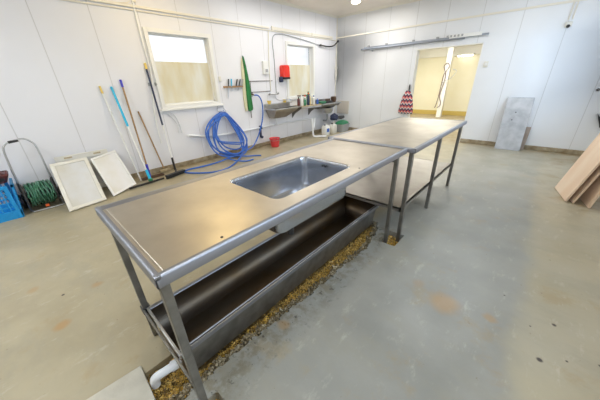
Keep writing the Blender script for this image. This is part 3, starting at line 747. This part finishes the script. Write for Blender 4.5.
# knife rack
kr = thing('knife_rack', 'narrow wooden wall rack holding knives left of the green cloth', 'rack', (0, 3.2, 1.38))
MB().box(0, .022, 2.98, 3.44, 1.352, 1.385).build('rack_bar', 'wood', kr, bevel=.002)
MB().box(.022, .05, 2.98, 3.44, 1.352, 1.372).build('rack_lip', 'wood', kr, bevel=.002)
def knife(y, hm, tilt, bl, label):
    o = thing('knife', label, 'knife', (.035, y, 1.36), 'knives in the wall rack')
    u = V((0, math.sin(tilt), math.cos(tilt))); c = V((.035, y, 1.375)); n = V((0, u.z, -u.y))
    MB().tube([c, c+u*.07, c+u*.14], .012, 8, radii=[.010, .013, .012]).build('handle', hm, o)
    MB().prism([c+n*-.012, c+n*.012, c+n*.010-u*bl*.8, c-u*bl-n*.006], (.003, 0, 0)).build('blade', 'steel', o)
knife(3.08, 'black', .18, .24, 'longest black handled knife at the left end of the rack')
knife(3.16, 'cyan', .12, .10, 'blue handled knife in the wall rack')
knife(3.27, 'black', .35, .08, 'black handled knife in the middle of the rack, leaning right')
knife(3.34, 'black', .38, .10, 'black handled knife second from the right end of the rack')
knife(3.41, 'grey', .38, .07, 'grey handled knife at the right end of the rack')
s = MB().box(0, .02, 2.90, 2.95, 1.47, 1.56); tag(s.build('switch_plate', 'offwhite', bevel=.004), 'small cream switch at the right of the first window', 'switch')
# green and cream hanging cloth
gc = thing('hanging_apron', 'narrow green and cream rubber apron hanging folded from a hook', 'apron', (0, 3.52, .86))
def cloth(poly, x0, th, m, nm):
    P = cat([(x0, y, z) for y, z in poly], 5, True)
    MB().prism(P, (th, 0, 0)).build(nm, m, gc, bevel=.006)
cloth([(3.515, 1.93), (3.56, 1.80), (3.61, 1.45), (3.63, 1.1), (3.64, .90), (3.58, .86), (3.52, .89), (3.51, 1.2), (3.525, 1.6)], .02, .035, 'green', 'green_layer')
cloth([(3.50, 1.90), (3.53, 1.6), (3.52, 1.2), (3.50, .89), (3.45, .88), (3.435, 1.1), (3.45, 1.45), (3.47, 1.75)], .008, .022, 'cream', 'cream_layer')
MB().tube([(0, 3.51, 1.94), (.05, 3.51, 1.93), (.05, 3.51, 1.95)], .005, 8).build('hook', 'steel', gc)
# white switch box + cable, thin conduit, dispenser
sb = thing('switch_box', 'white rectangular electric box on the wall left of the soap dispenser', 'box', (0, 4.12, 1.62))
MB().box(0, .06, 4.04, 4.20, 1.60, 1.86).build('case', 'white', sb, bevel=.01)
MB().box(.06, .068, 4.09, 4.16, 1.64, 1.70).build('button', 'grey', sb, bevel=.002)
s = MB().tube(cat([(.012, 4.30, 2.45), (.012, 4.27, 2.1), (.012, 4.25, 1.7), (.012, 4.25, 1.25)], 4), .011, 8)
tag(s.build('vertical_conduit', 'trim'), 'cream vertical conduit right of the white electric box', 'conduit')
s = MB().tube(cat([(.012, 4.42, 1.15), (.012, 4.42, 1.9), (.012, 4.40, 2.25), (.015, 4.46, 2.38), (.02, 4.62, 2.415), (.02, 4.9, 2.41), (.02, 5.5, 2.36), (.025, 6.0, 2.30), (.03, 6.15, 2.29)], 6), .009, 8)
tag(s.build('thin_cable', 'grey'), 'thin grey cable arching over the second window', 'cable')
s = MB().tube(cat([(.04, 6.14, 2.29), (.08, 6.4, 2.27), (.10, 6.65, 2.31), (.09, 6.85, 2.42)], 6), .017, 10).lathe((.04, 6.12, 2.27), [(.03, 0), (.03, .04)], 12).lathe((.09, 6.86, 2.40), [(.03, 0), (.03, .05)], 12)
tag(s.build('black_cable', 'black'), 'thick black cable sagging across the upper wall corner', 'cable')
s = MB().tube([(.012, 3.60, 1.46), (.012, 4.32, 1.46)], .006, 6).tube([(.012, 3.60, 1.46), (.012, 3.60, .7)], .006, 6).tube([(.012, 3.68, 1.24), (.012, 4.24, 1.24)], .006, 6).tube([(.012, 3.66, 1.46), (.012, 3.66, 1.25)], .006, 6)
tag(s.build('copper_pipes', 'brown'), 'thin copper water pipes forming a rectangle around the wall tap', 'pipe')
sd = thing('soap_dispenser', 'red soap dispenser with black nozzle left of the second window', 'dispenser', (0, 4.72, 1.48))
s = MB(); L = []
for z, g in ((1.53, .0), (1.56, .0), (1.72, -.002), (1.775, -.01), (1.79, -.03)): L.append([(max(p[0], .0), p[1], z) for p in rrect(-.03, .14+g, 4.58-g, 4.82+g, .05, z)])
s.loft(L, True, True); s.build('red_cover', 'red', sd)
MB().box(0, .13, 4.585, 4.815, 1.485, 1.53).build('base', 'black', sd, bevel=.01)
MB().box(.02, .10, 4.53, 4.60, 1.42, 1.54).build('nozzle', 'navy', sd, bevel=.01)
MB().box(0, .06, 4.64, 4.74, 1.44, 1.485).build('outlet', 'white', sd, bevel=.006)
mt = thing('mixer_tap', 'chrome wall mixer tap with swivel spout above the first basin', 'tap', (0, 4.30, 1.15))
MB().tube([(.04, 4.18, 1.17), (.04, 4.42, 1.17)], .018, 10).build('body', 'steel', mt)
MB().tube(cat([(.04, 4.34, 1.16), (.07, 4.36, 1.06), (.12, 4.45, 1.02), (.20, 4.68, 1.03), (.21, 4.70, 1.00)], 5), .009, 8).build('spout', 'steel', mt)
for y in (4.16, 4.43): MB().lathe((.045, y, 1.17), [(.02, -.01), (.024, 0), (.02, .035), (.012, .05)], 12, (1, 0, .4)).build('tap_handle', 'grey', mt)

# ------------------------------------------------------------------ basins and shelf
BX = .40
b1 = thing('wash_basin', 'steel hopper wash basin mounted on the wall under the red dispenser', 'basin', (.2, 4.35, .62))
def hopper(y0, y1, zt, zb, par, fx=BX, m='steel', lower=(.10, .30)):
    L = []
    for a, z in ((0, zt), (.3, zt-.08), (.8, zb+.04), (1, zb)):
        L.append([(.02, y0+lower[0]*a, z), (fx-.20*a, y0+lower[0]*a, z), (fx-.20*a, y1-lower[1]*a, z), (.02, y1-lower[1]*a, z)])
    MB().loft(L, cap1=True).build('bowl', m, par, solid=.004)
    s = MB(); s.box(.0, .03, y0-.02, y1+.02, zt-.02, zt+.10).box(fx-.012, fx+.018, y0-.02, y1+.02, zt-.02, zt+.008).box(.03, fx, y0-.02, y0+.012, zt-.02, zt+.008).box(.03, fx, y1-.012, y1+.02, zt-.02, zt+.008)
    s.build('rim', 'steel', par, bevel=.003)
hopper(4.02, 4.84, .86, .64, b1, BX, 'shelf')
MB().tube([(.15, 4.25, .64), (.15, 4.25, .50), (.06, 4.25, .46)], .02, 10).build('waste_pipe', 'pvc', b1)
b2 = thing('wash_basin', 'grey wash basin at the corner end of the left wall with a rounded bowl', 'basin', (.2, 6.2, .55))
hopper(5.76, 6.62, .84, .70, b2, .42, 'steel_leg', (.06, .06))
MB().lathe((.24, 6.2, .54), [(.03, 0), (.12, .02), (.17, .09), (.18, .16)], 20).build('rounded_bowl', 'steel', b2)
MB().tube([(.24, 6.2, .55), (.24, 6.2, .40), (.20, 6.2, .34), (.10, 6.2, .34)], .025, 10).build('waste_pipe', 'grey', b2)
sh = thing('steel_shelf', 'stained steel shelf between the two wall basins', 'shelf', (.2, 5.2, .8))
MB().box(0, .42, 4.88, 5.69, .835, .855).build('board', 'mud', sh, bevel=.003)
MB().box(.40, .42, 4.88, 5.69, .79, .835).build('front_lip', 'steel', sh)
for y in (4.95, 5.62):
    MB().prism([(.0, y, .83), (.38, y, .83), (.34, y, .80), (.10, y, .66), (.0, y, .55)], (0, .02, 0)).build('bracket', 'steel_leg', sh)
s = MB().tube(cat([(.35, 5.35, .52), (.37, 5.36, .35), (.38, 5.37, .10), (.42, 5.40, .03), (.55, 5.50, .03), (.68, 5.58, .03)], 5), .028, 12).tube([(.34, 5.50, .50), (.37, 5.42, .24)], .025, 10)
tag(s.build('waste_pipe', 'pvc'), 'white waste pipe coming down to the floor below the shelf', 'pipe')
# bottles standing on basin rim, shelf
def bottle(x, y, z, r, h, m, capm, label, group='bottles and tubs along the wall basins', name='bottle', shoulder=.72, neck=.35):
    o = thing(name, label, name.split('_')[-1], (x, y, z), group)
    MB().lathe((x, y, z), [(r*.92, 0), (r, .01), (r, h*shoulder), (r*neck, h*.86), (r*neck, h*.9)], 14).build('body', m, o)
    MB().lathe((x, y, z+h*.88), [(r*neck*1.25, 0), (r*neck*1.25, h*.11), (r*neck, h*.12)], 12).build('cap', capm, o)
    return o
S1 = .856
MB_sh = MB().box(.02, .13, 4.0, 4.84, .945, .96); tag(MB_sh.build('narrow_ledge', 'steel'), 'narrow steel ledge behind the first basin carrying bottles', 'ledge')
bottle(.30, 4.90, S1, .035, .22, 'maroon', 'black', 'dark maroon bottle, leftmost on the shelf end')
bottle(.30, 5.01, S1, .04, .27, 'white', 'white', 'white bottle beside the maroon one on the shelf')
bottle(.33, 5.11, S1, .03, .18, 'greenplas', 'black', 'small dark green bottle between two taller white ones')
bottle(.26, 5.19, S1, .04, .24, 'white', 'orange', 'white bottle with an orange cap on the shelf')
bottle(.33, 5.25, S1, .036, .30, 'navy', 'orange', 'tall dark blue bottle with orange top on the shelf')
bottle(.26, 5.36, S1, .036, .27, 'yellow', 'green', 'yellow bottle with a green cap on the shelf')
bottle(.18, 5.42, S1, .05, .32, 'greenplas', 'greenplas', 'large green spray bottle at the back of the shelf')
bottle(.30, 5.50, S1, .04, .22, 'white', 'blueliq', 'white bottle with a blue cap, right of the green spray bottle')
bottle(.35, 5.60, S1, .033, .14, 'blueliq', 'blueliq', 'short dark blue bottle at the right end of the shelf')
tub = MB().lathe((.34, 4.12, .955-.085), [(.035, 0), (.05, .07), (.052, .075)], 14).build('tub', 'yellow'); tag(tub, 'small yellow tub on the left end of the basin rim', 'tub')
tub.location = (.09, 4.1, .961)
tub = MB().lathe((.0, 0, 0), [(.035, 0), (.045, .07), (.047, .075)], 14).build('tub', 'yellow'); tag(tub, 'small yellow tub beside the mixer tap on the ledge', 'tub')
tub.location = (.08, 4.62, .961)
jar = MB().lathe((0, 0, 0), [(.04, 0), (.045, .01), (.045, .10), (.035, .11)], 14).build('jar', 'white'); tag(jar, 'small white jar at the right end of the ledge', 'jar'); jar.location = (.08, 4.77, .961)
s = MB(); s.loft([rrect(.06, .16, 5.46, 5.72, .02, S1+z, 3) for z in (0, .20)], True, True)
tag(s.build('storage_box', 'offwhite', bevel=.004), 'beige box standing at the back of the shelf below the window', 'box')
s = MB(); s.loft([rrect(.20, .36, 5.78, 6.0, .02, z, 3) for z in (.852, .90)], True, True)
tag(s.build('soap_tray', 'greenplas', bevel=.004), 'flat green tray on the corner basin', 'tray')
s = MB(); s.loft([rrect(.22, .36, 6.02, 6.30, .02, z, 3) for z in (.852, .905)], True, True)
tag(s.build('glove_pile', 'dark', bevel=.008), 'dark pile of gloves on the corner basin', 'gloves')
s = MB(); s.loft([rrect(.24, .34, 6.08, 6.22, .02, z, 3) for z in (.908, .95)], True, True)
tag(s.build('brush', 'brown', bevel=.008), 'brown scrubbing brush lying on the dark gloves', 'brush')
s = MB().lathe((.28, 6.45, .852), [(.06, 0), (.08, .06), (.085, .14), (.05, .15)], 14)
tag(s.build('container', 'brown'), 'dark brown round container at the corner end of the basin', 'container')
# second window sill items
s = MB().box(-.03, .03, 5.2, 5.55, W2[2]+.002, W2[2]+.03)
tag(s.build('brush', 'brown', bevel=.004), 'long brown brush lying on the second window ledge', 'brush')
# jugs, tub, bag in the corner
def jug(x, y, m, cap, label, lab=None):
    o = thing('jug', label, 'jug', (x, y, 0), 'plastic jugs in the corner')
    L = [rrect(x-.08*a, x+.08*a, y-.11*a, y+.11*a, .03*a, z) for a, z in ((.95, 0), (1, .01), (1, .20), (.85, .25), (.4, .27))]
    MB().loft(L, True, True).build('body', m, o)
    MB().lathe((x, y-.05, .262), [(.025, 0), (.025, .03), (.02, .032)], 12).build('cap', cap, o)
    MB().tube(cat([(x, y-.02, .262), (x, y-.0, .30), (x, y+.05, .30), (x, y+.08, .25)], 4), .010, 8).build('handle', m, o)
    if lab: MB().box(x+.0805, x+.0825, y-.06, y+.06, .08, .18).build('label_patch', lab, o)
jug(.42, 5.90, 'white', 'navy', 'white plastic jug with a blue label by the white waste pipe', 'blueliq')
jug(.46, 6.20, 'offwhite', 'black', 'cream plastic jug beside the green box on the floor')
gbx = thing('storage_crate', 'grey-green plastic crate on the floor in the room corner', 'crate', (.5, 6.58, 0))
MB().loft([rrect(.36-a, .66+a, 6.42-a, 6.80+a, .03, z) for a, z in ((-.02, 0), (0, .20), (.012, .205), (.012, .225))], True, True).build('body', 'grey', gbx)
s = MB(); L = []
for k in range(5):
    a = k/4*math.pi/2; L.append([(.51+(p[0]-.51)*math.cos(a)*1.0, 6.60+(p[1]-6.60)*math.cos(a), .228+.10*math.sin(a)) for p in rrect(.37, .65, 6.40, 6.80, .05, 0)])
L[-1] = [(.51+(p[0]-.51)*.2, 6.6+(p[1]-6.6)*.2, .33) for p in L[0]]
s.loft(L, True, True); tag(s.build('rain_coat', 'greenplas'), 'crumpled green sheet lying on the corner crate', 'sheet')
def lump(c, r, m, name, label, catg, seed):
    random.seed(seed); bm = bmesh.new(); bmesh.ops.create_icosphere(bm, subdivisions=3, radius=1)
    for v in bm.verts:
        k = 1+.13*math.sin(v.co.x*5+seed)+.10*math.sin(v.co.y*7+seed*2)+.08*math.sin(v.co.z*9+v.co.x*4)
        v.co = V((c[0]+v.co.x*r[0]*k, c[1]+v.co.y*r[1]*k, c[2]+max(v.co.z, -.8)*r[2]*k))
    s = MB(); s.bm.free(); s.bm = bm
    return tag(s.build(name, m), label, catg)
lump((.34, 6.42, .42), (.10, .14, .10), 'navy', 'bag', 'dark blue bag hanging below the corner basin', 'bag', 3)
lump((.40, 6.66, .40), (.09, .15, .05), 'dark', 'cap', 'dark cloth lying on top of the green sheet', 'cloth', 5)
s = MB().box(.10, .52, D-.025, D-.001, .48, .845)
tag(s.build('splash_board', 'beigebox', bevel=.003), 'beige splash board fixed on the back wall by the corner', 'board')
# corner pipe
s = MB().tube(cat([(.05, D-.05, 2.40), (.05, D-.05, 1.9), (.05, D-.05, 1.5), (.045, D-.06, 1.1), (.04, D-.10, .9)], 4), .009, 8).boxf((.06, D-.07, 1.45), (1, 0, 0), (0, 1, 0), (0, 0, 1), (-.02, .02), (-.02, .02), (0, .25)).box(.03, .08, D-.09, D-.03, 1.72, 1.78)
tag(s.build('corner_cable', 'offwhite'), 'off-white cable with a plug hanging down the room corner', 'cable')
# bucket
bk = thing('bucket', 'small red plastic bucket on the floor by the left wall', 'bucket', (.30, 4.0, 0))
MB().loft([[(.30+r*math.cos(a), 4.0+r*math.sin(a), z) for a in [2*math.pi*k/24 for k in range(24)]] for r, z in ((.005, .006), (.088, .004), (.095, .02), (.120, .19), (.130, .20), (.132, .205), (.128, .21))], False).build('pail', 'bucket', bk, solid=.004)
MB().tube([(.30+.134*math.cos(a), 4.0+.134*math.sin(a), .165) for a in [math.pi*(.9+1.2*k/14) for k in range(15)]], .004, 6).build('handle', 'steel', bk)
MB().lathe((.30, 4.0, .17), [(.112, 0), (.116, .005)], 24).build('water', 'dark', bk)

# ------------------------------------------------------------------ back wall
rl = thing('wall_rail', 'long steel sliding rail fixed on the back wall above the doorway', 'rail', (2.3, D, 2.17))
MB().box(.93, 3.72, D-.06, D-.045, 2.165, 2.20).build('rail_bar', 'rail', rl, bevel=.002)
MB().tube([(.85, D-.053, 2.155), (3.3, D-.053, 2.155)], .019, 10).build('rail_tube', 'rail', rl)
MB().box(3.0, 3.60, D-.075, D-.03, 2.17, 2.235).build('end_housing', 'whitep', rl, bevel=.005)
for x in (1.05, 1.55, 2.22, 2.75, 3.35): MB().box(x-.02, x+.02, D-.06, D, 2.19, 2.235).build('wall_bracket', 'grey', rl, bevel=.002)
s = MB()
for k in range(5): s.box(2.95+k*.07, 2.985+k*.07, D-.085, D-.075, 2.19, 2.23)
s.build('roller', 'grey', rl)
def rhook(x, label):
    o = MB().tube(cat([(x, D-.053, 2.155), (x, D-.06, 2.11), (x+.01, D-.09, 2.085), (x, D-.11, 2.11)], 4), .009, 8).build('rail_hook', 'grey')
    tag(o, label, 'hook', 'hooks on the wall rail')
rhook(1.20, 'grey hook near the left end of the wall rail'); rhook(1.95, 'grey hook on the wall rail left of the doorway')
# patterned bag
bg = thing('hanging_bag', 'red white and dark zigzag patterned cloth bag hanging beside the doorway', 'bag', (2.27, D, .58))
L = []
for z, w0, w1, t in ((.58, 2.09, 2.46, .04), (.62, 2.08, 2.465, .07), (.80, 2.11, 2.44, .08), (1.0, 2.15, 2.40, .06), (1.10, 2.19, 2.33, .035), (1.13, 2.22, 2.30, .02)):
    L.append([(p[0], D-.02-p[1]*t, z+.008*math.sin(p[0]*60)) for p in [(w0+(w1-w0)*(.5+.5*math.cos(a)), .5+.5*math.sin(a)+.08*math.sin(a*6)) for a in [2*math.pi*k/28 for k in range(28)]]])
MB().loft(L, True, True).build('bag_body', 'pattern', bg)
MB().tube(cat([(2.28, D-.03, 1.12), (2.275, D-.03, 1.2), (2.285, D-.03, 1.27), (2.295, D-.03, 1.2), (2.29, D-.03, 1.12)], 5), .012, 8).build('strap', 'dark', bg)
# switch right of door, camera
sw = thing('light_switch', 'small cream light switch on the back wall right of the doorway', 'switch', (3.79, D, 1.58))
MB().box(3.75, 3.83, D-.03, D, 1.58, 1.69).build('plate', 'offwhite', sw, bevel=.006)
MB().box(3.77, 3.81, D-.038, D-.03, 1.61, 1.66).build('rocker', 'white', sw, bevel=.002)
cm = thing('wall_socket', 'cream wall socket with a black plug below twin conduits', 'socket', (4.87, D, 2.1))
MB().box(4.815, 4.905, D-.04, D, 2.14, 2.22).build('case', 'offwhite', cm, bevel=.008)
MB().lathe((4.86, D-.04, 2.15), [(.024, 0), (.027, -.03), (.02, -.05)], 14, (0, 1, 0)).build('plug', 'black', cm)
for i, x in enumerate((4.835, 4.885)):
    o = MB().tube([(x, D-.012, 2.25), (x, D-.012, 2.98)], .008, 8).build('conduit', 'trim')
    tag(o, ('left' if i == 0 else 'right')+' of the two thin conduits rising from the cream wall socket', 'conduit', 'twin conduits above the socket')
# galvanised sheets
gs = MB(); P, Q = V((4.372, 6.62, .004)), V((4.79, 6.62, .004)); U = (Q-P).normalized(); top = V((4.33, D-.022, 1.0)); W = (top-P); hh = W.length; W.normalize(); N = U.cross(W).normalized()
gs.boxf(P, U, W, N, (0, .42), (0, hh), (-.003, .003)); gs.boxf(P, U, W, N, (0, .42), (hh-.012, hh), (-.003, .010))
g1 = thing('metal_sheet', 'grey galvanised metal sheet leaning on the back wall', 'sheet', (P+Q)/2)
gs.build('sheet', 'galv', g1)
s = MB()
for a, b in ((.19, .75), (.16, .60)): s.lathe(P+U*a+W*b-N*.003 if N.y > 0 else P+U*a+W*b+N*.003, [(.012, -.002), (.012, .002)], 12, N)
s.build('hole', 'dark', g1)
s = MB(); P2, Q2 = V((4.60, 6.79, .004)), V((4.86, 6.77, .004)); U2 = (Q2-P2).normalized(); W2_ = (V((4.55, D-.005, .50))-P2); W2_ = (W2_-U2*W2_.dot(U2)).normalized()
s.boxf(P2, U2, W2_, U2.cross(W2_), (0, .24), (0, .46), (-.006, .006))
tag(s.build('board_offcut', 'brownsheet'), 'small brown board half hidden behind the galvanised sheet', 'board')
# black bracket and knob
s = MB().prism([(5.66, D-.04, .76), (5.70, D-.04, .66), (5.76, D-.04, .52), (5.84, D-.04, .50), (5.84, D-.04, .60), (5.75, D-.04, .66), (5.74, D-.04, .74), (5.70, D-.04, .70)], (0, .035, 0))
tag(s.build('wall_bracket', 'black', bevel=.004), 'black jagged wall bracket on the back wall at the right edge', 'bracket')
s = MB().lathe((5.545, D, 1.14), [(.022, 0), (.022, -.03), (.014, -.035)], 14, (0, 1, 0))
tag(s.build('round_hook', 'dark'), 'small dark round hook on the back wall at the right edge', 'hook')
# plywood boards leaning on the right wall
def board(label, a, b, lean, h, th, m='ply'):
    a, b = V(a), V(b); U = (b-a); w = U.length; U.normalize(); W = V(lean)-a; W = (W-U*W.dot(U)).normalized(); N = U.cross(W)
    o = thing('plywood_board', label, 'board', (a+b)/2, 'plywood boards leaning on the right')
    MB().boxf(a, U, W, N, (0, w), (0, h), (0, th)).build('panel', m, o)
    return o
board('pale plywood board, frontmost of the leaning boards', (5.333, 4.571, .002), (5.425, 4.085, .002), (5.51, 4.60, .73), 1.68, .018)
board('narrow edge of a second plywood board behind the frontmost one', (5.385, 4.56, .002), (5.487, 4.075, .002), (5.56, 4.60, .73), 1.48, .018)
board('third plywood board standing apart, closest to the right wall', (5.53, 4.50, .002), (5.617, 4.01, .002), (5.63, 4.53, .73), 1.6, .02)

# ------------------------------------------------------------------ far room bits
fh = thing('hanging_hose', 'twisted brown hose hanging in front of the white post in the yellow room', 'hose', (1.75, 10.9, 1.2))
Y_ = 11.06
a = [(1.80, .36), (1.84, .42), (1.88, .74), (1.90, 1.19), (1.92, 1.49), (1.985, 1.62), (2.05, 1.77), (1.97, 1.87), (1.885, 1.78), (1.93, 1.62), (1.99, 1.45), (1.97, 1.19), (1.91, .78), (1.99, .55), (1.98, .42), (1.90, .36)]
MB().tube(cat([(x, Y_-.008*(k % 3), z) for k, (x, z) in enumerate(a)], 6), .014, 8).build('main_loop', 'rope', fh)
MB().tube(cat([(1.92, Y_-.03, 1.22), (2.05, Y_-.05, 1.30), (2.17, Y_-.06, 1.36), (2.30, Y_-.06, 1.53), (2.31, Y_-.06, 1.62), (2.20, Y_-.06, 1.66)], 6), .012, 8).build('side_loop', 'grey', fh)
MB().tube([(1.97, 11.10, 1.85), (1.97, 11.03, 1.85)], .008, 8).build('hook', 'steel', fh)
# lamps
def tube_lamp(x0, x1, y, z, label, e=10, axis='x', col=(1, .93, .75)):
    o = thing('ceiling_light', label, 'lamp', ((x0+x1)/2, y, z), 'tube lights')
    if axis == 'x':
        MB().box(x0, x1, y-.06, y+.06, z, z+.05).build('housing', 'whitep', o, bevel=.004)
        MB().tube([(x0+.03, y, z-.02), (x1-.03, y, z-.02)], .018, 10).build('tube', 'tube', o)
    return o
tube_lamp(2.05, 2.60, 11.80, 2.12, 'fluorescent tube lamp hanging in the yellow room, right of the white post')
def disc_lamp(x, y, label):
    o = thing('ceiling_lamp', label, 'lamp', (x, y, H-.07), 'round ceiling lamps')
    MB().lathe((x, y, H-.03), [(.11, 0), (.12, .015), (.12, .03)], 24).build('base', 'whitep', o)
    MB().lathe((x, y, H-.075), [(.03, 0), (.075, .012), (.098, .03), (.10, .045)], 24).build('globe', 'lamp', o)
disc_lamp(1.2, 5.9, 'round lit lamp on the ceiling above the back left corner')

def area(name, loc, size, power, col, rot=(0, 0, 0), sy=None):
    l = bpy.data.lights.new(name, 'AREA'); l.energy = power; l.color = col; l.size = size
    if sy: l.shape = 'RECTANGLE'; l.size_y = sy
    o = bpy.data.objects.new(name, l); C.objects.link(o); o.location = loc; o.rotation_euler = rot; return o
WARM = (1.0, .97, .92); NEUT = (.88, .94, 1.0)
for (x, y, p, c) in ((1.2, 5.9, 45, WARM), (1.15, 1.9, 30, (1, .74, .34)), (1.15, 3.9, 34, WARM)): area('lamp_light', (x, y, H-.09), 1.0, p, c)
for (x, y, p) in ((4.3, 4.9, 70), (2.0, -1.7, 110), (5.0, .2, 55)): area('lamp_light', (x, y, H-.09), 1.0, p, NEUT)  # neutral ceiling lights added out of view, with no fixtures
area('far_room_light', (2.0, 9.3, 2.6), 1.6, 215, (1, .98, .90))
# area lights added outside the unseen right wall openings, standing in for daylight
area('window_daylight', (XR+.3, 5.6, 1.65), 1.2, 46, (.50, .72, 1.0), (0, math.radians(90), 0), 1.3)
area('window_daylight', (XR+.3, 1.6, 1.75), 1.2, 70, (.62, .80, 1.0), (0, math.radians(90), 0), 2.0)
w = bpy.data.worlds.new('sky'); bpy.context.scene.world = w; w.use_nodes = True
nt = w.node_tree; bg = nt.nodes['Background']
tc = nt.nodes.new('ShaderNodeTexCoord'); sp = nt.nodes.new('ShaderNodeSeparateXYZ'); r = nt.nodes.new('ShaderNodeValToRGB')
nt.links.new(tc.outputs['Generated'], sp.inputs[0]); nt.links.new(sp.outputs[2], r.inputs[0]); nt.links.new(r.outputs[0], bg.inputs[0])
r.color_ramp.elements[0].color = (.92, .96, 1, 1); r.color_ramp.elements[1].color = (.70, .83, 1, 1)
bg.inputs[1].default_value = 2.2

# ------------------------------------------------------------------ camera
cam = bpy.data.cameras.new('camera'); co = bpy.data.objects.new('camera', cam); C.objects.link(co)
cam.sensor_width = 36; cam.lens = 251.16/600*36; cam.clip_start = .02
R = Matrix(((0.74248404, 0.66921255, -0.02952984), (0.2657821, -0.33477418, -0.90403879), (-0.61487993, 0.66338587, -0.4264292)))
rt, dn, fw = R[0], R[1], R[2]
m = Matrix.Identity(4)
for i in range(3): m[i][0] = rt[i]; m[i][1] = -dn[i]; m[i][2] = -fw[i]
m[0][3], m[1][3], m[2][3] = 4.8877, -.1185, 1.4236
co.matrix_world = m
sc = bpy.context.scene; sc.camera = co
sc.view_settings.view_transform = 'Standard'; sc.view_settings.look = 'None'; sc.view_settings.gamma = 1
sc.view_settings.exposure = -0.75
